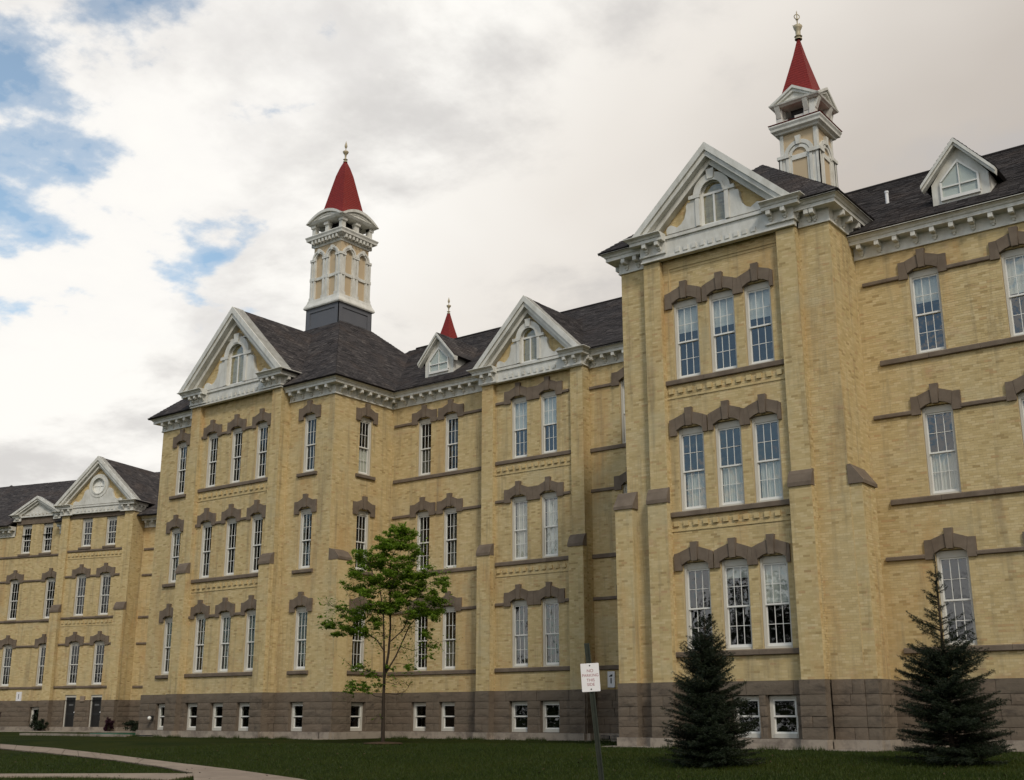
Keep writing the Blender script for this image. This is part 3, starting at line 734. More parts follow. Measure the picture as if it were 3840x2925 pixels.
for s,l in LV:
    band(main,F2,-36.75,-31.1,s,s+.17); band(main,F2,-36.75,-31.1,l-.05,l+.08,gaps=[(x-.74,x+.74) for x in wa])
    band(main,F2,-25.8,-20.0,s,s+.17); band(main,F2,-25.8,-20.0,l-.05,l+.08,gaps=[(x-.74,x+.74) for x in wb])
cornice(main,I4,[(-25.78,38.94),(-19.95,38.94)],ZC)
roof_xy(main,I4,[(-41.5,38.36),(-19.2,38.36),(-19.2,44.95),(-41.5,44.95)],lambda x,y:15.50+(y-38.36)*4.60/6.59,(-31.2,-25.7,38.75))
roof(main,I4,[(-19.2,51.7,15.44),(-41.5,51.7,15.44),(-41.5,44.95,20.1),(-19.2,44.95,20.1)],tabs=False)
part('ridge_cap',M().tube([(-41,44.95,20.12),(-19.2,44.95,20.12)],[.07,.07]),'roof_base',main)
# ---- P2 bay
PANE[0]='glass'
FP=T(0,38.6,0); wp=[-29.22,-27.68]
wall(main,FP,-31.1,-25.8,1.89,14.9,holes_for(wp,.85)); stone_base(main,FP,-31.1,-25.8,base_holes(wp,.9),y=-.05)
PC={(2,0):(1.15,None,None),(2,1):(1.15,None,None),(1,0):(None,[(.1,1,.1,2.4)],'curtain'),(1,1):(None,[(.12,1,.1,2.4)],'blind'),(0,0):(None,[(.5,.9,.1,1.2)],'dark_curtain'),(0,1):(None,[(.3,.9,1.2,2.4)],'dark_curtain')}
for j,x in enumerate(wp):
    for i,(s,l) in enumerate(LV):
        bl,cu,cm=PC[(i,j)]
        window(main,FP,x,s+.18,.85,2.70,hd=(l-.06,.75 if j==0 else .765,.765 if j==0 else .75),blind=bl,curt=cu,cmat=cm or 'curtain')
    window(main,FP,x,.30,.9,1.19,'base',y=-.05)
for s,l in LV:
    band(main,FP,-30.45,-26.45,s,s+.17); band(main,FP,-30.45,-26.6,l-.05,l+.08,gaps=[(-29.97,-26.93)])
for s in (S2,S3): dentils(main,FP,-30.45,-26.45,s,n_=12)
pilaster(main,FP,-31.1,-30.48,1.89,14.9,0,.2,.42); pilaster(main,FP,-26.42,-25.8,1.89,14.9,0,.2,.42)
for x0 in (-31.15,-26.47): stone_base(main,FP,x0,x0+.72,y=-.42)
sw=side(-25.8,38.4); wall(main,sw,0,.54,1.89,14.9,th=.05); stone_base(main,side(-25.75,38.2),0,.7)
gable(main,I4,-28.45,2.84,15.50,18.35,38.4,37.9,2.65,14.82,38.45,42.6,'arch',.97,cback=38.9)
# ---- P3 (right pavilion)
F3=T(0,32.28,0); X0,X1=-20.0,-12.5; Z3=15.54
solo=lambda c: c[0]>-13.4 and c[2]<6.2
wall(main,F3,-20.0,-18.95,1.89,Z3+.05); wall(main,F3,-13.5,-12.5,1.89,Z3+.05,solo=solo)
stone_base(main,F3,-20.0,-19.0); stone_base(main,F3,-13.45,-12.5)
FQ=T(0,32.20,0); wq=[-17.54,-16.24,-14.98]
wall(main,FQ,-18.95,-13.5,1.89,Z3+.05,holes_for(wq,.92)); stone_base(main,FQ,-18.95,-13.5,base_holes([-16.1,-14.95],.9))
QC={(2,0):(.85,None,None),(2,1):(.9,None,None),(2,2):(.9,None,None),(1,0):(None,[(.12,1,.1,1.2)],'curtain'),(1,1):(None,[(.08,1,.1,1.3)],'curtain'),(1,2):(None,[(.1,1,.1,1.25)],'curtain'),(0,0):(None,None,None),(0,1):(.35,None,None),(0,2):(1.15,None,None)}
for j,x in enumerate(wq):
    for i,(s,l) in enumerate(LV):
        bl,cu,cm=QC[(i,j)]
        hd=(l-.06,(.63,.63,.70)[2 if j==0 else 0],(.63,.66,.70)[2 if j==2 else 0],.50)
        hd=(l-.06,.72 if j==0 else .63,.58 if j==2 else .625,.50)
        window(main,FQ,x,s+.18,.92,2.70,hd=hd,blind=bl,curt=cu,cmat=cm or 'curtain')
window(main,FQ,-16.1,.30,.9,1.19,'base'); window(main,FQ,-14.95,.30,.9,1.19,'base')
for s,l in LV: band(main,FQ,-18.32,-14.15,s,s+.17,out=.1)
for s in (S2,S3): dentils(main,FQ,-18.32,-14.2,s,n_=12)
part('brick_ledge',M().box(-18.05,-14.2,-.03,.02,15.25,15.31).box(-18.1,-18.05,-.03,.02,14.25,15.31).box(-18.05,-14.2,-.02,.02,15.15,15.19),'brick_plain',main,FQ)
pilaster(main,FQ,-18.95,-18.32,1.89,Z3,0,.2,.36); pilaster(main,FQ,-14.13,-13.5,1.89,Z3,0,.2,.36)
for x0 in (-19.02,-14.2): stone_base(main,FQ,x0,x0+.77,y=-.42)
sw=side(-13.5,32.0); wall(main,sw,0,.28,1.89,Z3,th=.04)
SR=side(-12.5,32.28)
wall(main,SR,0,1.96,1.89,Z3+.05); stone_base(main,SR,0,1.95)
part('corner_buttress',M().box(-12.5,-12.13,32.3,33.3,1.89,7.35),'brick_plain',main); brick_stuff(brick_cells(-12.5,-12.13,1.89,7.35,[]),main,T(0,32.3,0),0); brick_stuff(brick_cells(0,1.0,1.89,7.35,[]),main,side(-12.13,32.3),0)
part('capstone',M().prism([(-12.52,7.35),(-12.07,7.35),(-12.07,7.45),(-12.42,7.93),(-12.52,7.93)],32.24,33.36),'hood_stone',main)
stone_base(main,T(0,32.3,0),-12.5,-12.1); stone_base(main,side(-12.1,32.3),0,1.0)
part('corner_buttress',M().box(-20.3,-19.65,31.98,33.3,1.89,7.35),'brick_plain',main); brick_stuff(brick_cells(-20.3,-19.65,1.89,7.35,[]),main,T(0,31.98,0),0)
part('capstone',M().prismx([(31.93,7.35),(31.93,7.45),(32.24,7.93),(33.3,7.93),(33.3,7.35)],-20.33,-19.6),'hood_stone',main)
stone_base(main,T(0,31.98,0),-20.33,-19.62)
SLL=sideL(-20.0,38.9); wall(main,SLL,0,6.62,1.89,Z3+.05,bricks=False); stone_base(main,SLL,0,6.6)
wall(main,side(-12.5,34.2),0,1.6,14.5,Z3+.05,bricks=False)
cornice(main,I4,[(-20.0,38.),(-20.0,32.28),(-18.98,32.28)],Z3,.72,.55,.58)
cornice(main,I4,[(-13.47,32.28),(-12.5,32.28),(-12.5,35.6)],Z3,.72,.55,.58,first=.4)
gable(main,I4,-16.2,2.90,16.38,19.08,32.0,31.47,2.72,15.56,31.8,35.1,'arch',.97,cback=32.3,shade=True)
z=16.275; ya,yb_=36.03,43.6
roof_xy(main,I4,[(-20.58,31.70),(-11.92,31.70),(-16.25,ya)],lambda x,y:z+(y-31.70)*(20.05-z)/(ya-31.70),(-19.0,-13.42,32.35))
roof(main,I4,[(-11.92,31.70,z),(-11.92,48,z),(-16.25,yb_,20.05),(-16.25,ya,20.05)])
roof(main,I4,[(-20.58,48,z),(-20.58,31.70,z),(-16.25,ya,20.05),(-16.25,yb_,20.05)])
roof(main,I4,[(-11.92,48,z),(-20.58,48,z),(-16.25,yb_,20.05)],tabs=False)
# ---- W4 wing
F4=T(0,34.22,0); wf=[-10.41,-7.68,-4.95,-2.22,.51]
wall(main,F4,-12.5,3.,1.89,ZC+.05,holes_for(wf,.92)); 
stone_base(main,F4,-12.5,3.,base_holes([-7.68],.9))
FC={(2,0):(.8,None,None),(2,1):(1.1,None,None),(1,0):(None,[(0,1,.1,1.3)],'curtain'),(0,0):(None,None,None)}
for j,x in enumerate(wf):
    for i,(s,l) in enumerate(LV):
        bl,cu,cm=FC.get((i,j),(None,None,None))
        window(main,F4,x,s+.18,.92,2.70,hd=(l-.06,.73,.73),blind=bl,curt=cu,cmat=cm or 'curtain')
window(main,F4,-7.68,.30,.9,1.19,'base')
for s,l in LV:
    band(main,F4,-12.0 if s!=S3 else -11.95,3.,s,s+.17,out=.1); band(main,F4,-12.3,3.,l-.05,l+.08,out=.09,gaps=[(x-.73,x+.73) for x in wf])
cornice(main,I4,[(-12.5,34.22),(3.,34.22)],14.82,sp=.57)
roof(main,I4,[(-16.5,33.65,15.52),(3.4,33.65,15.52),(3.4,40.2,20.0),(-16.5,40.2,20.0)])
roof(main,I4,[(3.4,47,15.47),(-16.5,47,15.47),(-16.5,40.2,20.0),(3.4,40.2,20.0)],tabs=False)
part('ridge_cap',M().tube([(-16,40.2,20.02),(3.4,40.2,20.02)],[.07,.07]),'roof_base',main)
# backs so the block is closed
for (x0,x1,y1) in ((-49.3,-36.9,47.3),(-36.9,-20,51),(-20,-12.5,47.4),(-12.5,3,46.3)):
    part('back_wall',M().box(x0,x1,y1-.3,y1,0,15.4),'brick_plain',main)
part('end_wall',M().box(2.9,3.2,34.3,46.3,0,15.3),'brick_plain',main)
# roof vent
part('roof_vent',M().lathe([(.06,17.5),(.06,18.06),(.075,18.06),(.075,18.12),(0,18.12)],-12.14,36.8,12),'pvc',main)
# ---- dormers
def dormer(parent,w,cx,yf,zb,hw=.86,hh=.85,rw=1.12,rise=1.15,k_=.69,z_at=None):
    zs=zb+hh; za=zb+2.12; y1=yf+2.12/k_
    body=M().prism([(cx-hw,zb),(cx+hw,zb),(cx+hw,zs),(cx,za-.12),(cx-hw,zs)],yf+.04,y1)
    d=part('dormer',body,'trim',parent,w)
    s=(za-zs+.0)/rw
    rk=M()
    for sg in (-1,1):
        X=lambda q:cx+sg*q
        rk.prism([(X(rw),zs-.02),(X(0),za+.02),(X(0),za-.22),(X(rw-.02),zs-.22)],yf-.18+(.001 if sg>0 else 0),yf+.04)
        rk.prism([(X(rw),zs-.02),(X(0),za+.02),(X(0),za-.12),(X(rw),zs-.14)],yf-.24+(.001 if sg>0 else 0),yf-.18)
    part('raking_cornice',rk,'trim',d,w)
    for sg in (-1,1):
        e=[(cx+sg*rw,yf-.2,zs),(cx+sg*rw,yf+1.35,zs),(cx,y1+.1,za+.03),(cx,yf-.2,za+.03)]
        if sg<0: e=[e[1],e[0],e[3],e[2]]
        roof(parent,w,e)
    # window
    yw=yf-.0; b_=.12
    f=M(); fx=hw-.27; z0=zb+.3; z1=zs+.02; zt=za-.62
    f.box(-fx+cx,-fx+.06+cx,yw-.03,yw+.05,z0,z1).box(fx-.06+cx,fx+cx,yw-.03,yw+.05,z0,z1).box(cx-fx,cx+fx,yw-.035,yw+.05,z0-.06,z0+.04).box(cx-.015,cx+.015,yw-.02,yw+.03,z0,zt).box(cx-fx+.06,cx+fx-.06,yw-.025,yw+.03,z1-.22,z1-.18)
    for sg in (-1,1): f.prism([(cx+sg*fx,z1),(cx,zt),(cx,zt-.09),(cx+sg*(fx-.06),z1-.0),(cx+sg*(fx-.06),z1-.02),(cx+sg*fx,z1-.02)],yw-.03+(.001 if sg>0 else 0),yw+.05)
    o=part('dormer_window',f,'sash',d,w)
    part('blind',M().prism([(cx-fx+.05,z0),(cx+fx-.05,z0),(cx+fx-.05,z1),(cx,zt-.06),(cx-fx+.05,z1)],yw+.028,yw+.039),'blind',o,w)
    part('pane',M().box(cx-fx+.06,cx-.015,yw+.008,yw+.012,z0+.04,z1-.22),'glass_old',o,w); part('pane',M().box(cx+.015,cx+fx-.06,yw+.008,yw+.012,z0+.04,z1-.22),'glass_old',o,w)
    part('pane',M().prism([(cx-fx+.06,z1-.18),(cx-.015,z1-.18),(cx-.015,zt-.09),(cx-fx+.06,z1)],yw+.008,yw+.012),'glass_old',o,w)
    part('pane',M().prism([(cx+.015,z1-.18),(cx+fx-.06,z1-.18),(cx+fx-.06,z1),(cx+.015,zt-.09)],yw+.008,yw+.012),'glass_old',o,w)
dormer(main,I4,-9.13,34.52,16.0); dormer(main,I4,-34.38,39.24,16.02); dormer(main,I4,-22.5,39.24,16.02)
# ---- towers
def arch_pts(cx,z,r,k_=10): return [(cx+r*math.cos(math.pi*i/k_),z+r*math.sin(math.pi*i/k_)) for i in range(k_+1)]
def finial(parent,cx,cy,z0,z1,s=1.,fancy=False):
    H=z1-z0; p=[(.10,0),(.10,.03),(.045,.05),(.05,.10),(.11,.12),(.05,.15),(.035,.22),(.05,.34),(.10,.40),(.14,.47),(.13,.50),(.03,.52),(.02,.62),(.02,.64),(.05,.68),(.07,.75),(.05,.84),(.02,.93),(.003,1)]
    if fancy: p=[(.12,0),(.12,.03),(.06,.05),(.07,.09),(.13,.10),(.08,.13),(.085,.30),(.13,.38),(.15,.46),(.06,.47),(.02,.50),(.02,.68),(.05,.69),(.02,.71),(.018,.95),(.003,1)]
    f=M().lathe([(r*s,z0+t*H) for r,t in p],cx,cy,14)
    o=part('finial',f,'finial',parent,smooth=True)
    if fancy:
        zc=z0+.79*H; b_=M(); 
        for a in range(16):
            t0,t1=2*math.pi*a/16,2*math.pi*(a+1)/16
            b_.tube([(cx+.11*math.cos(t0)*.79,cy+.11*math.cos(t0)*.61,zc+.11*math.sin(t0)),(cx+.11*math.cos(t1)*.79,cy+.11*math.cos(t1)*.61,zc+.11*math.sin(t1))],[.02,.02],5)
        for q in (0,1,2,3):
            a=q*math.pi/2+math.pi/4; b_.tube([(cx+.12*math.cos(a),cy+.12*math.sin(a),z0+.42*H),(cx+.21*math.cos(a),cy+.21*math.sin(a),z0+.48*H)],[.03,.012],5)
        part('finial_ring',b_,'finial',parent,smooth=True)
def sq(h,cx,cy): return [(cx-h,cy-h),(cx+h,cy-h),(cx+h,cy+h),(cx-h,cy+h)]
def tower1(parent,cx,cy):
    h=1.10
    t=part('tower',M().box(cx-1.02,cx+1.02,cy-1.02,cy+1.02,21.7,25.5),'tan_board',parent)
    g=M().box(cx-1.18,cx+1.18,cy-1.18,cy+1.18,18.5,21.68); P_=lambda r:Matrix.Translation((cx,cy,0))@Matrix.Rotation(r*RZ,4,'Z')
    part('tower_base',g,'grey_board',t)
    part('base_moulding',M().sweep([(0,21.62),(.13,21.62),(.16,21.68),(.14,21.76),(.04,21.95),(.0,22.12),(-.12,22.12),(-.12,21.62)],sq(1.18,cx,cy),True),'trim',t)
    for r in range(4):
        w=P_(r)
        part('panel_frame',M().box(-1.22,-.92,-1.22,-1.18,18.6,21.62).box(.92,1.22,-1.22,-1.18,18.6,21.62).box(-.92,.92,-1.22,-1.18,21.38,21.62).box(-.92,.92,-1.22,-1.18,20.2,20.62),'grey_board',t,w)
        b=M(); y0=-1.10
        for x in (-.50,.50):
            zsp=24.42; r0=.27; 
            b.ring(x,zsp,r0,r0+.16,0,math.pi,12,-1.14,-1.0); b.ring(x,zsp,r0+.10,r0+.20,0,math.pi,12,-1.19,-1.14)
            b.prism([(x-.07,zsp+r0),(x+.07,zsp+r0),(x+.09,zsp+r0+.26),(x-.09,zsp+r0+.26)],-1.21,-1.0)
            b.box(x-r0,x+r0,-1.09,-1.0,23.22,23.38)
        for x0,x1 in ((-1.10,-.77),(-.23,.23),(.77,1.10)):
            b.box(x0,x1,-1.10,-1.0,22.1,24.42)
        for x0,x1 in ((-1.11,-.98),(-.86,-.78),(-.19,-.04),(.04,.19),(.78,.86),(.98,1.11)): b.box(x0,x1,-1.15,-1.10,22.25,24.30)
        for x0,x1 in ((-1.14,-.74),(-.24,.24),(.74,1.14)): b.box(x0,x1,-1.18,-1.10,24.32,24.45).box(x0,x1,-1.16,-1.10,23.22,23.38).box(x0,x1,-1.17,-1.10,22.12,22.28)
        b.box(-1.05,1.05,-1.06,-1.0,25.14,25.42)
        part('tower_frame',b,'trim',t,w)
        for i in range(8): c=-1.05+2.1*(i+.5)/8; part('tower_bracket',M().box(c-.055,c+.055,-1.32,-1.02,25.28,25.46),'trim',t,w)
        # belvedere posts
        for x in (-1.0,-.01,1.0):
            if x==1.0: continue
            part('belvedere_post',M().box(x-.13,x+.13,-1.14,-.9,25.75,26.42).box(x-.17,x+.17,-1.22,-.9,26.25,26.42).box(x-.17,x+.17,-1.2,-.9,25.72,25.86),'trim',t,w)
        part('rail',M().box(-.9,.9,-1.0,-.94,25.75,26.0),'trim',t,w)
        # segmental pediment
        hh=1.40; n_=12; top=[(-hh+2*hh*i/n_,26.50+.56*(1-((-hh+2*hh*i/n_)/hh)**2)) for i in range(n_+1)]
        inn=[(p[0]*.84,26.50+(p[1]-26.50)*.66+.03) for p in top]
        pd=M()
        for i in range(n_): pd.prism([top[i],top[i+1],inn[i+1],inn[i]],-1.40,-1.1)
        pd.prism([(-hh*.86,26.5)]+[p for p in inn[1:-1]]+[(hh*.86,26.5)],-1.30,-1.08)
        ins2=[(p[0]*.66,26.50+(p[1]-26.50)*.40+.03) for p in top]; mid=[(p[0]*.72,26.50+(p[1]-26.50)*.46+.03) for p in top]
        for i in range(n_): pd.prism([mid[i],mid[i+1],ins2[i+1],ins2[i]],-1.33,-1.3)
        part('pediment',pd,'trim',t,w)
    part('tower_cornice',M().sweep([(-.1,25.42),(.10,25.42),(.14,25.46),(.26,25.50),(.27,25.60),(.32,25.70),(.30,25.74),(-.1,25.80)],sq(1.08,cx,cy),True),'trim',t)
    part('belvedere_floor',M().box(cx-1.1,cx+1.1,cy-1.1,cy+1.1,25.70,25.76),'trim',t)
    part('belvedere_core',M().box(cx-.62,cx+.62,cy-.62,cy+.62,25.76,26.45),'black_metal',t)
    part('tower_cornice',M().sweep([(-.35,26.42),(.16,26.42),(.20,26.46),(.24,26.52),(.27,26.56),(.0,26.62),(-.35,26.6)],sq(1.12,cx,cy),True),'trim',t)
    part('belvedere_roof',M().box(cx-1.05,cx+1.05,cy-1.05,cy+1.05,26.5,26.62),'trim',t)
    prof=[(1.02,26.55),(.90,26.98),(.80,27.25),(.72,27.6),(.60,28.2),(.47,28.85),(.34,29.5),(.20,30.0),(.09,30.3),(.03,30.42)]
    sp_=M()
    for a,c in zip(prof[:-1],prof[1:]):
        for r in range(4):
            ca_,sa_=math.cos(r*RZ),math.sin(r*RZ); rot=lambda x,y:(cx+x*ca_-y*sa_,cy+x*sa_+y*ca_)
            p=[(*rot(-a[0],-a[0]),a[1]),(*rot(a[0],-a[0]),a[1]),(*rot(c[0],-c[0]),c[1]),(*rot(-c[0],-c[0]),c[1])]; sp_.quad(*p)
    part('spire',sp_,'spire_red',t)
    finial(t,cx,cy,30.36,31.66,1.2)
tower1(main,-43.1,41.1)
def tower3(parent,cx,cy,far=False):
    t=part('tower',M().box(cx-.74,cx+.74,cy-.74,cy+.74,17.5,23.05),'tan_board',parent)
    for r in range(4):
        w=Matrix.Translation((cx,cy,0))@Matrix.Rotation(r*RZ,4,'Z'); b=M(); zsp=21.95
        b.ring(0,zsp,.30,.42,0,math.pi,14,-.80,-.70); b.ring(0,zsp,.46,.62,0,math.pi,14,-.82,-.72); b.ring(0,zsp,.42,.46,0,math.pi,14,-.76,-.7)
        b.prism([(-.07,zsp+.42),(.07,zsp+.42),(.11,zsp+.78),(-.11,zsp+.78)],-.87,-.7)
        b.box(-.82,-.42,-.80,-.70,20,zsp).box(.42,.82,-.80,-.70,20,zsp).box(-.42,-.31,-.78,-.70,20,zsp).box(.31,.42,-.78,-.70,20,zsp)
        b.box(-.31,.31,-.79,-.70,zsp-.18,zsp+.02)
        for x0,x1 in ((-.84,-.70),(-.54,-.42),(.42,.54),(.70,.84)): b.box(x0,x1,-.84,-.80,20,zsp-.08)
        b.box(-.88,-.40,-.89,-.80,zsp-.06,zsp+.07).box(.40,.88,-.89,-.80,zsp-.06,zsp+.07)
        b.box(-.76,-.62,-.78,-.7,zsp+.07,22.98).box(.62,.76,-.78,-.7,zsp+.07,22.98)
        part('tower_frame',b,'trim',t,w)
        for x in (-.72,.44): part('belvedere_post',M().box(x-.13,x+.13,-.80,-.56,23.40,24.14).prismx([(-.82,23.7),(-1.0,24.14),(-.7,24.14)],x-.1,x+.1),'trim',t,w)
        part('rail',M().box(-.10,.58,-.74,-.68,23.42,23.66).box(-.6,-.40,-.74,-.68,23.42,23.60),'trim',t,w)
        hh=1.04; pd=M()
        for sg in (-1,1):
            X=lambda q:sg*q
            pd.prism([(X(hh),24.22),(X(0),24.86),(X(0),24.74),(X(hh-.18),24.22)],-1.04+(.001 if sg>0 else 0),-.70)
            pd.prism([(X(hh-.1),24.24),(X(0),24.80),(X(0),24.60),(X(hh-.36),24.24)],-.98+(.001 if sg>0 else 0),-.70)
        pd.prism([(-hh+.1,24.24),(hh-.1,24.24),(0,24.78)],-.90,-.3)
        part('pediment',pd,'trim',t,w)
    part('tower_cornice',M().sweep([(-.1,22.96),(.10,22.96),(.13,23.02),(.24,23.08),(.25,23.17),(.30,23.26),(.29,23.32),(-.1,23.36)],sq(.78,cx,cy),True),'trim',t)
    part('skirt_roof',M().sweep([(.30,23.325),(.32,23.36),(-.0,23.50),(-.1,23.50),(-.1,23.365)],sq(.78,cx,cy),True),'spire_red',t)
    part('belvedere_floor',M().box(cx-.72,cx+.72,cy-.72,cy+.72,23.3,23.42),'trim',t)
    part('belvedere_core',M().box(cx-.38,cx+.38,cy-.38,cy+.38,23.42,24.2),'black_metal',t)
    part('tower_cornice',M().sweep([(-.45,24.10),(.14,24.10),(.18,24.14),(.24,24.18),(.26,24.24),(.0,24.3),(-.45,24.3)],sq(.78,cx,cy),True),'trim',t)
    prof=[(.86,24.2),(.64,24.75),(.58,25.0),(.40,25.75),(.20,26.6),(.06,27.3),(.035,27.45)]; sp_=M()
    for a,c in zip(prof[:-1],prof[1:]):
        for r in range(4):
            ca_,sa_=math.cos(r*RZ),math.sin(r*RZ); rot=lambda x,y:(cx+x*ca_-y*sa_,cy+x*sa_+y*ca_)
            sp_.quad((*rot(-a[0],-a[0]),a[1]),(*rot(a[0],-a[0]),a[1]),(*rot(c[0],-c[0]),c[1]),(*rot(-c[0],-c[0]),c[1]))
    part('spire',sp_,'spire_red',t)
    finial(t,cx,cy,27.38,28.72,1.25,True)
tower3(main,-16.3,40.4)
# ---- far ventilation tower behind the roof
far=thing('ventilation_tower',-47.4,55,0,'slender red spire with a small finial showing behind the roof left of the middle gable','tower')
fx,fy=-47.4,55.
part('tower_shaft',M().box(fx-.85,fx+.85,fy-.85,fy+.85,0,22.4),'tan_board',far)
part('tower_cornice',M().sweep([(-.1,22.1),(.1,22.1),(.3,22.3),(.3,22.5),(-.1,22.6)],sq(.85,fx,fy),True),'trim',far)
sp_=M(); prof=[(.95,22.5),(.70,23.4),(.50,24.4),(.26,25.4),(.06,26.35)]
for a,c in zip(prof[:-1],prof[1:]):
    for r in range(4):
        ca_,sa_=math.cos(r*RZ),math.sin(r*RZ); rot=lambda x,y:(fx+x*ca_-y*sa_,fy+x*sa_+y*ca_)
        sp_.quad((*rot(-a[0],-a[0]),a[1]),(*rot(a[0],-a[0]),a[1]),(*rot(c[0],-c[0]),c[1]),(*rot(-c[0],-c[0]),c[1]))
part('spire',sp_,'spire_red',far); finial(far,fx,fy,26.3,27.45,1.1)
# =================================================================== LEFT BUILDING
F0=Matrix.Translation((-69.7,43.21,0))@Matrix.Rotation(R(14.7),4,'Z')
o_=F0.translation
PANE[0]='glass_dim'
left=thing('brick_building',o_.x,o_.y,0,'lower cream brick building at far left with a round window in its white gable','building')
bxs=[1.22,3.22]
LVH=LV[:2]
def lh(xs_,w_=.85): return [(x-w_/2,x+w_/2,s+.18,s+2.88) for s,_ in LVH for x in xs_]
dh=[(1.0-.06,2.0-.06,1.89,2.2),(3.02,4.02,1.89,2.2)]
wall(left,F0,-.74,5.15,1.89,13.75,lh(bxs)+[(x-.425,x+.425,11.55,13.45) for x in (1.3,3.3)]+[(.86,1.76,1.89,2.2),(2.92,3.82,1.89,2.2)])
stone_base(left,F0,-.74,5.15,[(.86,1.76,.0,1.9),(2.92,3.82,.0,1.9)])
for x in bxs:
    for s,l in LVH: window(left,F0,x,s+.18,.85,2.70,hd=(l-.06,.74,.74),sill=.5)
for x in (1.3,3.3): window(left,F0,x,11.55,.85,1.9,sill=.5)
part('lintel_stone',M().box(-.1,4.5,-.07,.05,13.45,13.75),'hood_stone',left,F0)
for s,l in LV:
    band(left,F0,-.1,4.45,s,s+.14)
    if s!=S3: band(left,F0,-.1,4.45,l-.05,l+.08,gaps=[(x-.74,x+.74) for x in bxs])
for s in (S2,S3): dentils(left,F0,-.1,4.45,s,n_=14)
pilaster(left,F0,-.74,-.12,1.89,13.75,0,.15,.35); pilaster(left,F0,4.47,5.15,1.89,13.75,0,.15,.35)
for x0 in (-.79,4.42): stone_base(left,F0,x0,x0+.75,y=-.35)
swl=F0@side(5.15,-.15); wall(left,swl,0,1.4,1.89,13.75,th=.05); stone_base(left,F0@side(5.15,-.1),0,1.3)
for cx in (1.31,3.37):
    fr=M().box(cx-.48,cx-.38,.05,.2,0.05,2.18).box(cx+.38,cx+.48,.05,.2,0.05,2.18).box(cx-.38,cx+.38,.05,.2,2.06,2.18).box(cx-.38,cx+.38,.04,.2,0.0,.1)
    d=part('door',fr,'frame_wood',left,F0)
    part('door_leaf',M().box(cx-.38,cx-.28,.10,.15,.1,2.06).box(cx+.28,cx+.38,.10,.15,.1,2.06).box(cx-.28,cx+.28,.10,.15,1.0,1.10).box(cx-.28,cx+.28,.10,.15,.1,.22).box(cx-.28,cx+.28,.10,.15,1.98,2.06),'black_metal',d,F0)
    part('door_glass',M().box(cx-.28,cx+.28,.12,.13,1.10,1.98),'dark_paint',d,F0); part('door_panel',M().box(cx-.28,cx+.28,.115,.14,.22,1.0),'dark_paint',d,F0)
    part('notice',M().box(cx-.17,cx+.17,.105,.12,1.55,1.65),'grey_print',d,F0)
    part('handle',M().lathe([(0,0),(.04,.0),(.045,.03),(.02,.06),(0,.06)],0,0,10),'pvc',d,F0@Matrix.Translation((cx+.33,.10,1.15))@Matrix.Rotation(R(90),4,'X'))
    part('step',M().box(cx-.55,cx+.55,-.5,.12,-.1,.06),'plinth',left,F0)
gable(left,F0,2.2,3.40,14.30,17.42,-.15,-.6,2.95,13.72,1.5,6.5,'round',1.0,cback=.9)
# wing of the left building
y0=.8; FW=F0@T(0,y0,0)
wl_=[-5.2,-2.1]; att=[-4.65,-2.8]; more=[-8.5,-11.6]
wall(left,FW,-16,-.7,1.89,12.75,lh(wl_+more)+[(x-.425,x+.425,11.5,12.75) for x in att])
wall(left,FW,-5.6,-1.75,12.75,14.0,[(x-.425,x+.425,12.75,13.5) for x in att])
stone_base(left,FW,-16,-.7,[(-2.25-.425,-2.25+.425,.3,1.49)]); window(left,FW,-2.25,.3,.85,1.19,'base')
for x in wl_+more:
    for s,l in LVH: window(left,FW,x,s+.18,.85,2.70,hd=(l-.06,.74,.74),sill=.5)
for x in att: window(left,FW,x,11.5,.85,1.98,sill=.5)
for s,l in LV:
    band(left,FW,-16,-.75,s,s+.14)
    if s!=S3: band(left,FW,-16,-.75,l-.05,l+.08,gaps=[(x-.74,x+.74) for x in wl_+more])
part('lintel_stone',M().box(-5.5,-1.8,-.06,.05,13.5,13.95),'hood_stone',left,FW)
ZL=12.70
cornice(left,FW,[(-16,0),(-5.65,0)],ZL,sp=.5); cornice(left,FW,[(-1.7,0),(-.76,0)],ZL,sp=.5)
cornice(left,FW,[(5.2,0.2),(14,0.2)],ZL,sp=.5)
gable(left,FW,-3.68,2.35,14.12,15.35,-.05,-.4,2.0,13.95,2.0,3.5,'panel',.6,cback=1.2)
wall(left,FW,5.15,14,1.89,ZL+.05,y=.2,bricks=True); stone_base(left,FW,5.15,14,y=.2)
for s,l in LV:
    band(left,FW,5.3,14,s,s+.14,y=.2); 
    if s!=S3: band(left,FW,5.3,14,l-.05,l+.08,y=.2)
zr=13.40
rp=lambda x,y:zr+(y-.1)*(17.75-zr)/6.5
roof_xy(left,F0,[(-16.5,.1),(-.8,.1),(-.8,6.6),(-16.5,6.6)],rp,(-5.75,-1.6,1.1)); roof_xy(left,F0,[(-.8,.1),(14.2,.1),(14.2,6.6),(-.8,6.6)],rp,(-.9,5.2,.5))
roof(left,F0,[(14.2,13,zr),(-16.5,13,zr),(-16.5,6.6,17.75),(14.2,6.6,17.75)],tabs=False)
part('back_wall',M().box(-16,14,12.2,12.5,0,13.3),'brick_plain',left,F0); part('end_wall',M().box(-16.3,-16,.9,12.4,0,13.3),'brick_plain',left,F0)
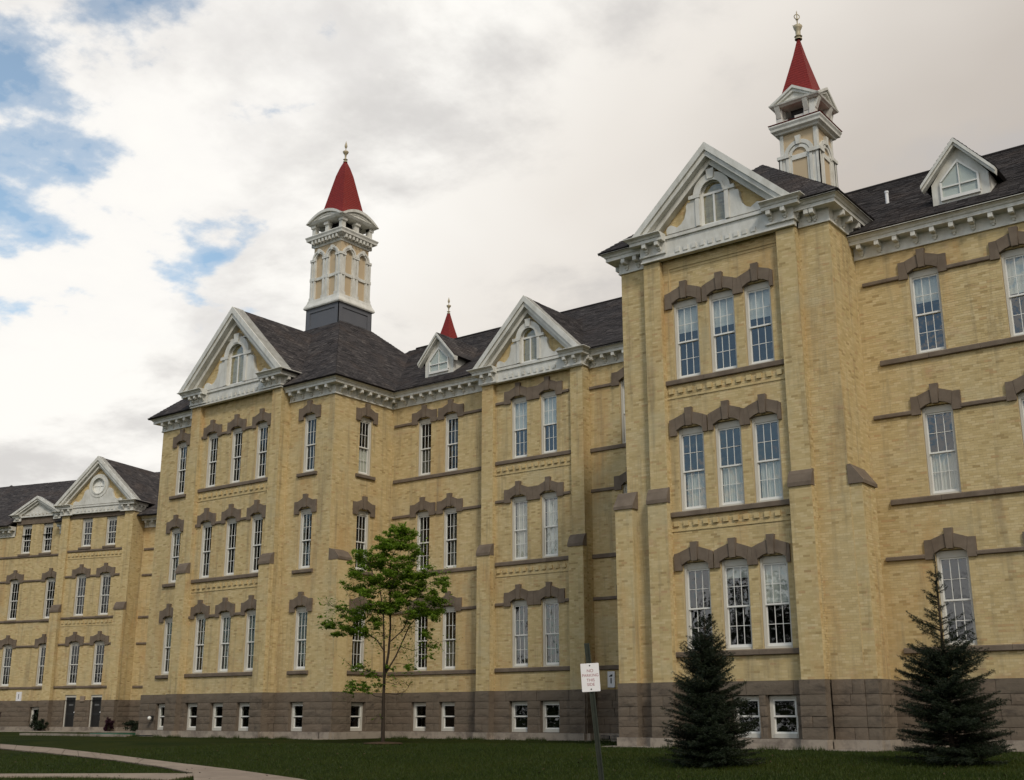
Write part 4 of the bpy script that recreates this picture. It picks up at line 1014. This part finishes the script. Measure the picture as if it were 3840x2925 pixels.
# farther building behind it
fb=F0@T(-26,14,0); o_=fb.translation
farb=thing('building',o_.x,o_.y,0,'dark hipped roof with a white gable edge rising behind the far left roofline','building')
part('wall',M().box(-4,6.0,0,9,0,15.5),'brick_plain',farb,fb)
z=15.5
roof(farb,fb,[(-4.8,-.8,z),(6.8,-.8,z),(1.0,4.5,20.9)],tabs=True); roof(farb,fb,[(6.8,-.8,z),(6.8,9.8,z),(1.0,4.5,20.9)]); roof(farb,fb,[(-4.8,9.8,z),(-4.8,-.8,z),(1.0,4.5,20.9)],tabs=False); roof(farb,fb,[(6.8,9.8,z),(-4.8,9.8,z),(1.0,4.5,20.9)],tabs=False)
part('raking_cornice',M().prism([(-2.6,19.6),(-2.2,19.9),(.9,17.3),(.5,17.0)],-1.3,-.9),'trim',farb,fb)
part('gable',M().prism([(-5.5,17.1),(.5,17.1),(-2.5,19.6)],-.9,3),'brick_plain',farb,fb)
# =================================================================== SMALL THINGS
def text_obj(parent,w,txt,size,mat,name='lettering'):
    cu=bpy.data.curves.new(name,'FONT'); cu.body=txt; cu.size=size; cu.align_x='CENTER'; cu.align_y='CENTER'; cu.extrude=.0008
    ob=bpy.data.objects.new('tmp',cu); COL.objects.link(ob); dg=bpy.context.evaluated_depsgraph_get()
    me=bpy.data.meshes.new_from_object(ob.evaluated_get(dg)); me.materials.clear(); me.materials.append(MATS[mat]); bpy.data.objects.remove(ob)
    return place(name,me,parent,w)
# parking sign on leaning post
sx,sy=-11.11,16.62; gzs=gz(sy)
sg=thing('parking_sign',-10.95,sy,gzs,'white sign with red lettering on a leaning dark green post on the lawn','sign')
wS=Matrix.Translation((sx,sy,1.52))@Matrix.Rotation(R(33.7+2),4,'Z')@Matrix.Rotation(R(3.2),4,'Y').inverted()
wP=Matrix.Translation((sx,sy,1.52))@Matrix.Rotation(R(33.7+2),4,'Z')@Matrix.Rotation(R(5.4),4,'Y').inverted()
pl_=M().prism([(-.145,-.228),(.145,-.228),(.152,-.22),(.152,.22),(.145,.228),(-.145,.228),(-.152,.22),(-.152,-.22)],-.004,.0)
plate=part('sign_plate',pl_,'sign_white',sg,wS)
RX=Matrix.Rotation(R(90),4,'X')
for txt,zz_,sz in (('NO',.105,.070),('PARKING',.032,.066),('THIS',-.045,.066),('SIDE',-.115,.066)):
    text_obj(plate,wS@Matrix.Translation((0,-.0045,zz_))@RX,txt,sz,'sign_red')
for zz_ in (.19,-.19): part('bolt',M().lathe([(.012,0),(.012,.004),(0,.006)],0,0,8),'black_metal',plate,wS@Matrix.Translation((0,-.004,zz_))@RX)
post=M()
for q0,q1,a,c in ((-.034,-.026,-2.2,.56),(.026,.034,-2.2,.56),(-.018,.018,-2.2,.56)):
    yy=(.004,.03) if abs(q0)>.025 else (.03,.036)
    post.box(q0-.01,q1+.01,yy[0],yy[1],a,c)
post.box(-.03,-.019,.004,.036,-2.2,.56).box(.019,.03,.004,.036,-2.2,.56)
part('post',post,'green_metal',sg,wP)
# wall signs
ws=thing('wall_sign',-25.03,38.9,1.9,'small white notice with a black mark on the recessed wall beside the tall right pavilion','sign')
w_=T(-25.03,38.87,2.26)
part('sign_plate',M().box(-.16,.16,-.01,.04,-.30,.30),'sign_white',ws,w_); part('symbol',M().prism([(-.10,.10),(.06,.10),(.07,.19),(-.02,.17)],-.014,-.011),'black_metal',ws,w_); part('print',M().box(-.03,.03,-.013,-.011,-.15,.05),'grey_print',ws,w_)
q=FW@T(-3.72,-.05,2.15)
ws=thing('wall_sign',q.translation.x,q.translation.y,1.9,'narrow white notice on the wall near the left picture edge, above the purple shrub','sign')
part('sign_plate',M().box(-.22,.22,-.02,.04,-.28,.30),'sign_white',ws,q); part('print',M().box(-.03,.03,-.024,-.021,-.14,.16),'grey_print',ws,q)
q=F0@T(2.34,-.1,1.98)
ws=thing('wall_sign',q.translation.x,q.translation.y,1.8,'small pale plaque on the wall between the two dark doors','sign')
part('sign_plate',M().box(-.17,.17,-.02,.09,-.17,.15),'path',ws,q)
# lamp on the stone base of the left pavilion
lp=thing('wall_lamp',-48.24,35.05,.7,'small white round lamp on the stone base at the left corner of the tower pavilion','lamp')
wl2=T(-48.24,35.02,.82)
part('lamp_back',M().box(-.06,.06,-.03,.1,-.08,.12),'black_metal',lp,wl2); part('lamp_globe',M().lathe([(0,-.09),(.06,-.07),(.09,-.01),(.08,.05),(.03,.09),(0,.09)],0,0,14),'lamp_glass',lp,wl2@T(0,-.1,0),smooth=True)
# grille in the concrete plinth, green hatch, dark drain cover
gr=thing('vent_grille',-25.0,38.7,0,'dark twin slotted vent in the grey plinth behind the parking sign post','grille')
for x in (-25.28,-24.78):
    part('grille_frame',M().box(x-.2,x+.2,38.74,38.79,.06,.2),'black_metal',gr)
    for i in range(6): part('slat',M().box(x-.17+i*.06,x-.14+i*.06,38.725,38.745,.075,.185),'plinth',gr)
ht=thing('hatch_cover',-51.8,35.2,0,'flat green cover lying on the ground at the foot of the left corner','hatch')
part('lid',M().box(-52.9,-50.6,34.9,35.9,.03,.12),'hatch_green',ht); part('rim',M().box(-53,-50.5,34.8,34.898,.0,.08).box(-53,-50.5,35.902,36,.0,.08),'plinth',ht)
part('concrete_kerb',M().box(-57.5,-48.5,33.9,34.25,-.1,.09),'plinth',None,kind='structure')
part('concrete_pad',M().box(-6,14,-2.2,.55,-.1,.03),'plinth',None,F0,kind='structure')
ht=thing('drain_cover',-48.6,34.5,0,'dark flat drain cover on the kerb below the wall lamp','cover')
part('lid',M().box(-49.6,-47.6,34.3,34.75,.02,.07),'black_metal',ht)
# =================================================================== PLANTS
def leaf_cloud(centres,n_,size,flat=.6,squash=1.,hollow=.5):
    """n_ leaf quads spread through ellipsoids (c,r); returns V,F,tone"""
    C=np.array([c for c,_ in centres]); Rr=np.array([r for _,r in centres],dtype=float)
    wgt=(Rr.prod(1))**.72; wgt/=wgt.sum(); idx=rng.choice(len(C),n_,p=wgt)
    d=rng.normal(size=(n_,3)); d/=np.linalg.norm(d,axis=1)[:,None]; rad=rng.random(n_)**hollow
    clump=rng.normal(size=(n_,3))*.0
    P=C[idx]+d*rad[:,None]*Rr[idx]+clump
    return P
def leaf_mesh(name,P,size,mat,flat=.7,tone=None,aspect=.5):
    n_=len(P); nn=rng.normal(size=(n_,3)); nn[:,2]=np.abs(nn[:,2])+flat; nn/=np.linalg.norm(nn,axis=1)[:,None]
    a=rng.normal(size=(n_,3)); a-= (a*nn).sum(1)[:,None]*nn; a/=np.linalg.norm(a,axis=1)[:,None]; b_=np.cross(nn,a)
    s=size*(.6+.8*rng.random(n_))[:,None]
    V=np.stack([P-a*s,P+b_*s*aspect+a*s*.1-nn*s*.12,P+a*s,P-b_*s*aspect+a*s*.1-nn*s*.12],1).reshape(-1,3)
    F=np.arange(n_*4).reshape(-1,4)
    if tone is None: tone=rng.random(n_)
    return np_mesh(name,V,F,mat,tone)
# deciduous tree
tb=Vector((-28.35,29.86,0)); r_=Vector((math.cos(R(37.487)),math.sin(R(37.487)),0)); fw=Vector((-r_.y,r_.x,0))
def tp(px,py,dep=0.): # crop pixel of the photograph study -> metres on the tree
    return tb+r_*((px-519)/212.)+Vector((0,0,(1612-py)/212.))+fw*dep
tree=thing('young_tree',tb.x,tb.y,0,'young deciduous tree with sparse bright green leaves on the lawn before the brick wall','tree')
tr_=M()
limbs=[([(519,1640,0),(516,1450,0),(514,1300,.0),(516,1150,0)],[.075,.062,.055,.05]),
 ([(516,1150,0),(540,980,.05),(548,800,.1),(540,600,.05),(535,430,0),(545,300,.0),(590,180,0)],[.048,.042,.036,.03,.022,.016,.006]),
 ([(514,1200,0),(512,1000,-.1),(508,850,-.2),(500,680,-.25),(470,520,-.3),(400,380,-.35),(350,290,-.3)],[.04,.036,.03,.024,.018,.012,.005]),
 ([(520,1130,0),(590,1000,.2),(640,880,.3),(680,780,.4),(760,680,.5),(860,600,.5)],[.034,.026,.022,.018,.012,.005]),
 ([(508,960,-.15),(460,890,-.2),(400,850,-.1),(310,790,0),(180,800,.1),(90,800,.1)],[.022,.02,.016,.012,.009,.004]),
 ([(500,1150,0),(440,1120,-.2),(370,1095,-.4),(290,1080,-.5)],[.02,.014,.010,.004]),
 ([(515,1290,0),(450,1280,.1),(380,1240,.2),(300,1245,.3),(230,1260,.3)],[.018,.013,.010,.007,.004]),
 ([(520,1260,0),(600,1270,.2),(660,1250,.3),(690,1210,.35)],[.014,.01,.007,.003]),
 ([(520,1180,0),(600,1200,-.1),(680,1190,-.2)],[.012,.008,.003]),
 ([(545,900,.1),(640,820,-.1),(700,700,-.3),(760,560,-.4),(850,480,-.5),(950,460,-.6)],[.022,.018,.015,.012,.008,.004]),
 ([(620,930,.25),(720,960,.3),(850,900,.4),(900,900,.4)],[.012,.009,.006,.003]),
 ([(540,700,.1),(600,560,.4),(680,420,.6),(760,300,.5)],[.018,.013,.009,.004]),
 ([(490,650,-.25),(400,640,-.5),(290,700,-.6),(200,680,-.5),(130,650,-.5)],[.016,.012,.01,.007,.003]),
 ([(480,560,-.3),(380,520,.0),(290,480,.3),(220,570,.4)],[.014,.010,.007,.003]),
 ([(535,450,0),(600,380,-.3),(700,330,-.4),(770,210,-.3)],[.012,.009,.006,.003]),
 ([(540,620,.05),(560,520,-.5),(620,430,-.8)],[.014,.009,.004]),([(548,760,.1),(520,680,.6),(480,560,.9)],[.014,.009,.004]),
 ([(590,1050,.15),(680,1060,.1),(740,1080,.1)],[.010,.007,.003])]
tips=[]
for pts,rad in limbs:
    P3=[tp(*p) for p in pts]; tr_.tube(P3,rad,7)
    for a,c in zip(P3[1:-1],P3[2:]):
        for _ in range(5):
            t=random.random(); s0=a.lerp(c,t); d=Vector((random.gauss(0,1),random.gauss(0,1),random.gauss(.35,.6))).normalized()*random.uniform(.25,.75)
            if s0.z<1.9: d*=.6
            s1=s0+d*.5+Vector((0,0,.03)); s2=s0+d
            tr_.tube([s0,s1,s2],[.006,.004,.0015],4)
            if s0.z>2.2 or random.random()<.3: tips.append(s2); tips.append(s1)
            for _ in range(2):
                d2=Vector((random.gauss(0,1),random.gauss(0,1),random.gauss(.1,.5))).normalized()*.25; tr_.tube([s1,s1+d2],[.003,.001],3)
                if s0.z>2.6: tips.append(s1+d2)
part('trunk',tr_,'bark',tree,smooth=True)
blobs=[((600,70),(.30,.3,.14)),((500,200),(.4,.5,.2)),((420,330),(.4,.5,.2)),((740,480),(.4,.5,.2)),((600,95),(.34,.3,.16)),((540,110),(.25,.3,.14)),((110,770),(.22,.3,.10)),((480,300),(.45,.5,.22)),((560,400),(.4,.5,.2)),((380,560),(.3,.5,.2)),((620,600),(.4,.5,.2)),((330,740),(.3,.4,.16)),((900,620),(.26,.4,.2)),((590,150),(.62,.5,.34)),((470,190),(.34,.4,.2)),((330,300),(.42,.5,.26)),((290,400),(.35,.4,.2)),((640,120),(.3,.3,.22)),((700,250),(.35,.5,.2)),((620,330),(.5,.5,.16)),((680,420),(.50,.6,.24)),((820,410),(.40,.5,.18)),((910,470),(.26,.4,.2)),((940,520),(.14,.3,.16)),((290,520),(.32,.4,.20)),((430,450),(.4,.6,.2)),((550,500),(.30,.6,.26)),((700,530),(.34,.6,.18)),((820,560),(.3,.4,.16)),((430,640),(.36,.5,.22)),((250,680),(.38,.4,.16)),((160,650),(.16,.25,.08)),((100,780),(.22,.3,.12)),((200,820),(.42,.4,.18)),((340,830),(.26,.3,.14)),((560,660),(.3,.6,.22)),((780,660),(.48,.6,.22)),((880,700),(.26,.5,.26)),((700,720),(.3,.4,.15)),((440,760),(.24,.4,.18)),((820,850),(.16,.3,.14)),((870,930),(.14,.2,.08)),((330,1080),(.26,.3,.08)),((420,1120),(.26,.3,.09)),((330,1205),(.30,.3,.10)),((380,1240),(.26,.25,.09)),((270,1250),(.18,.2,.06)),((700,1085),(.22,.2,.07)),((550,1095),(.18,.2,.1)),((840,1010),(.2,.2,.05)),((470,1190),(.14,.2,.1))]
cen=[]; 
for (px_,py_),(rx,ry,rz) in blobs:
    for _ in range(15):
        q=tp(px_+random.gauss(0,14),py_+random.gauss(0,12),random.gauss(0,.35))+r_*random.uniform(-1,1)*rx*.8+Vector((0,0,random.uniform(-1,1)*rz*.85))+fw*random.uniform(-1,1)*ry*.5
        k_=random.uniform(.22,.62); cen.append((tuple(q),(rx*k_,ry*k_,rz*k_)))
P=leaf_cloud(cen,46000,.1,hollow=.95)
P2=np.array([tuple(t) for t in tips]); P2=np.repeat(P2,8,axis=0)+rng.normal(size=(len(P2)*8,3))*.09
keep=rng.random(len(P2))<.45; P=np.concatenate([P,P2[keep]])
hz=(P[:,2]-2)/5; tone=np.clip(rng.normal(.40,.25,len(P))+hz*.25,0,1)
place('crown',leaf_mesh('crown',P,.050,'leaf',.9,tone,.42),tree)
b=M().lathe([(0,-.02),(.55,.0),(.7,.02),(.62,.05),(.2,.08),(0,.08)],tb.x,tb.y,18); part('mulch_ring',b,'mulch',None,kind='structure',smooth=True)
# spruces
def spruce(x,y,H,Rb,label,seed,leader=.6,dens=1.,top=1.):
    rg=np.random.default_rng(seed); rnd=random.Random(seed); z0=gz(y)
    t=thing('spruce_tree',x,y,z0,label,'tree','spruces by the right pavilion')
    tk=M().tube([(x,y,z0-.05),(x,y,z0+H*.5),(x+.01,y,z0+H)],[.07,.035,.006],7)
    pts=[];dirs=[]; z=z0+.05
    while z<z0+H-leader*.3:
        f=(z-z0)/H; 
        nb=int(12*dens) if f<.8 else 6
        if f>top: nb=3
        for q in range(nb):
            a=rnd.random()*2*math.pi
            L=Rb*(1-f)**.85*(1.0 if f>.12 else .9)*rnd.uniform(.68,1.12)+.07
            if f>1-leader/H: L=min(L,.26*rnd.uniform(.5,1.2))
            up=.10+.55*f; droop=-.18*(1-f)
            base=np.array([x,y,z+rnd.uniform(-.05,.05)]); d=np.array([math.cos(a),math.sin(a),0]); steps=6; pr=base; prev=base
            P_=[]
            for s in range(steps+1):
                u=s/steps; p=base+d*L*u+np.array([0,0,L*(up*u+droop*u*u*1.2+.16*u**3)]); P_.append(p)
            tk.tube([tuple(p) for p in P_[::2]],[.012,.007,.004,.0015][:len(P_[::2])],4)
            nt=int(L*26)+4
            for s in range(nt):
                u=(s+rnd.random())/nt; u=.12+.88*u; i=min(steps-1,int(u*steps)); p=P_[i]+(P_[i+1]-P_[i])*(u*steps-i)
                sa=rnd.choice((-1,1)); tw=(.30*L*(1.15-u)+.05)*rnd.uniform(.5,1.1)
                td=np.array([math.cos(a+sa*rnd.uniform(.7,1.15)),math.sin(a+sa*rnd.uniform(.7,1.15)),rnd.uniform(-.25,.25)]); td/=np.linalg.norm(td)
                k_=max(2,int(tw*26))
                for m_ in range(k_): pts.append(p+td*tw*m_/k_); dirs.append(td)
        z+=(.085+.06*(rnd.random()))*(1.25 if f>.75 else 1)
    for m_ in range(int(leader*60)): 
        pts.append(np.array([x,y,z0+H-leader+leader*m_/(leader*60)])); dirs.append(np.array([rg.normal()*.5,rg.normal()*.5,1.]))
    pts=np.array(pts);dirs=np.array(dirs); rep=5
    P=np.repeat(pts,rep,0)+rg.normal(size=(len(pts)*rep,3))*.012; D=np.repeat(dirs,rep,0)+rg.normal(size=(len(pts)*rep,3))*.55; D/=np.linalg.norm(D,axis=1)[:,None]
    Sx=np.cross(D,rg.normal(size=D.shape)); Sx/=np.linalg.norm(Sx,axis=1)[:,None]
    L=.045*(.7+.6*rg.random(len(P)))[:,None]; V=np.stack([P-Sx*.006,P+Sx*.006,P+D*L],1).reshape(-1,3); F=np.arange(len(P)*3).reshape(-1,3)
    part('trunk',tk,'bark',t,smooth=True)
    place('crown',np_mesh('crown',V,F,'needle',rg.random(len(P))),t)
spruce(-12.85,23.86,3.30,1.16,'small dark spruce on the lawn in front of the right pavilion windows',3,leader=.32,dens=1.75)
spruce(-8.25,25.88,4.35,1.30,'taller dark spruce with bare spindly top before the far right wall',5,leader=1.5,dens=1.4,top=.52)
def shrub(x,y,rx,rz,label,mat,n_,seed,size=.05,flowers=0):
    t=thing('shrub',x,y,0,label,'shrub'); 
    st=M()
    cen=[]
    for _ in range(26):
        a=random.random()*6.28; u=random.random()**.5; zz_=rz*(.15+.8*random.random()*(1-.4*u)); q=(x+math.cos(a)*rx*u*.8,y+math.sin(a)*rx*u*.6,zz_)
        cen.append((q,(rx*.22,rx*.22,rz*.13))); st.tube([(x+.05*math.cos(a),y+.05*math.sin(a),0),((x+q[0])/2,(y+q[1])/2,zz_*.6),q],[.014,.009,.003],4)
    part('stem',st,'bark',t)
    P=leaf_cloud(cen,n_,size); place('foliage',leaf_mesh('foliage',P,size,mat,.3),t)
    if flowers:
        P=leaf_cloud([cen[i] for i in range(4)],flowers,size); place('flowers',leaf_mesh('flowers',P,size*1.2,'flower',.3),t)
def f0(x,y): v=F0@Vector((x,y,0)); return v.x,v.y
shrub(*f0(-3.9,-1.2),.85,1.65,'tall dark purple shrub with pale blooms at the left picture edge','purple_leaf',2600,1,flowers=260)
shrub(*f0(-1.45,.2),.55,1.35,'dark loose shrub against the stone base left of the basement window','shrub_leaf',1800,2)
shrub(*f0(-.35,-.6),.62,.85,'round dark green shrub before the basement window left of the doors','shrub_leaf',2000,3)
shrub(*f0(5.2,-.7),.42,.95,'small dark red shrub right of the two doors','purple_leaf',1500,4)
shrub(*f0(6.9,-.2),1.1,.8,'low dark shrubs in the shaded corner between the buildings','shrub_leaf',2600,5)
# lawn blades where the camera sees grass close
def in_poly(P,poly):
    x,y=P[:,0],P[:,1]; c=np.zeros(len(P),bool); j=len(poly)-1
    for i in range(len(poly)):
        xi,yi=poly[i];xj,yj=poly[j]
        c^=((yi>y)!=(yj>y))&(x<(xj-xi)*(y-yi)/(yj-yi+1e-12)+xi); j=i
    return c
nG=170000
th=np.radians(rng.uniform(90+37.487-25,90+37.487+25,nG)); dist=rng.uniform(19,42,nG)**1.0
P=np.stack([dist*np.cos(th),dist*np.sin(th),np.zeros(nG)],1)
path_poly=UP+LO[::-1]; ok=~in_poly(P,path_poly)&(P[:,1]<38)
ok&=~((P[:,1]>30.8)&(P[:,0]>-21)&(P[:,0]<-12))&~((P[:,1]>32.8)&(P[:,0]>-12))&~((P[:,1]>33.8)&(P[:,0]<-36.))&~((P[:,1]>37.7))
ok&=~in_poly(P,[(-34,10.2),(-31.5,12.6),(-29.4,14.4),(-27.8,15.5),(-26.2,16.35),(-24.6,16.8),(-22.5,16.9),(-23.0,18.35),(-24.4,17.95),(-25.9,17.4),(-28.0,16.55),(-29.8,15.7),(-32.4,13.9),(-35.5,11.2)])
P=P[ok]; P[:,2]=np.interp(P[:,1],[-400,5,17,27,400],[-.8,-.8,-.45,0,0])-.015
n_=len(P); a=rng.uniform(0,6.28,n_); S_=np.stack([np.cos(a),np.sin(a),np.zeros(n_)],1); h_=(.03+.05*rng.random(n_)); lean=rng.normal(size=(n_,3))*.02; lean[:,2]=0
V=np.stack([P-S_*.007,P+S_*.007,P+lean+np.stack([np.zeros(n_),np.zeros(n_),h_],1)],1).reshape(-1,3)
segs_=[((-56.,34.0),(-36.2,34.0)),((-36.2,37.85),(-20.7,37.85)),((-20.7,30.95),(-11.9,30.95)),((-11.9,32.95),(-5.,32.95))]
EP=[]
for (a0,b0),(a1,b1) in segs_:
    m_=int((a1-a0)*420); t_=rng.random(m_); EP.append(np.stack([a0+(a1-a0)*t_,b0+rng.normal(size=m_)*.06-.02,np.full(m_,-.02)],1))
EP=np.concatenate(EP); ne=len(EP); a=rng.uniform(0,6.28,ne); S2_=np.stack([np.cos(a),np.sin(a),np.zeros(ne)],1)
h2=(.04+.10*rng.random(ne)**2)*(.6+.8*(np.sin(EP[:,0]*3.1)*np.sin(EP[:,0]*1.3)>.1)); lean=rng.normal(size=(ne,3))*.03; lean[:,2]=h2
V=np.concatenate([V,np.stack([EP-S2_*.008,EP+S2_*.008,EP+lean],1).reshape(-1,3)]); n_+=ne
place('grass',np_mesh('grass',V,np.arange(n_*3).reshape(-1,3),'grass',rng.random(n_)),None,kind='stuff')
nL=500; P=np.stack([rng.uniform(-34,-6,nL),rng.uniform(15,31,nL),np.zeros(nL)],1); P[:,2]=np.interp(P[:,1],[-400,5,17,27,400],[-.8,-.8,-.45,0,0])+.04
place('fallen_leaves',leaf_mesh('fallen_leaves',P,.032,'mulch',2.),None,kind='stuff')
# trees across the lawn behind the viewpoint (seen only as reflections in the panes)
cen=[]; st=M()
for (x,y,H,Rr_) in ((-80,6,27,7),(-73,-8,27,7),(-94,16,26,8),(-64,-24,24,7),(-38,-34,13,6),(-22,-30,12,5),(-6,-34,12,6),(10,-30,13,6),(26,-32,12,6),(-50,-40,15,7)):
    st.tube([(x,y,gz(y)-.2),(x+.3,y,H*.45),(x,y+.3,H*.8)],[.35,.24,.08],8)
    for _ in range(60):
        d=Vector((random.gauss(0,1),random.gauss(0,1),random.gauss(0,1))).normalized()*random.random()**.4
        cen.append(((x+d.x*Rr_*.85,y+d.y*Rr_*.85,H*.60+d.z*H*.34),(Rr_*.24,Rr_*.24,H*.075)))
for i in range(150):
    t=i/149; cen.append(((-110+150*t,(-5 if t<.2 else -8-30*min(1,(t-.2)*3)) +random.gauss(0,1.5),2.6+random.gauss(0,.6)),(2.2,1.6,2.8)))
P=leaf_cloud(cen,110000,.3); wd=place('woodland',leaf_mesh('woodland',P,.30,'far_leaf',.3),None,kind='stuff')
part('trunks',st,'bark',wd,kind='stuff')
print('objects',len(bpy.data.objects))
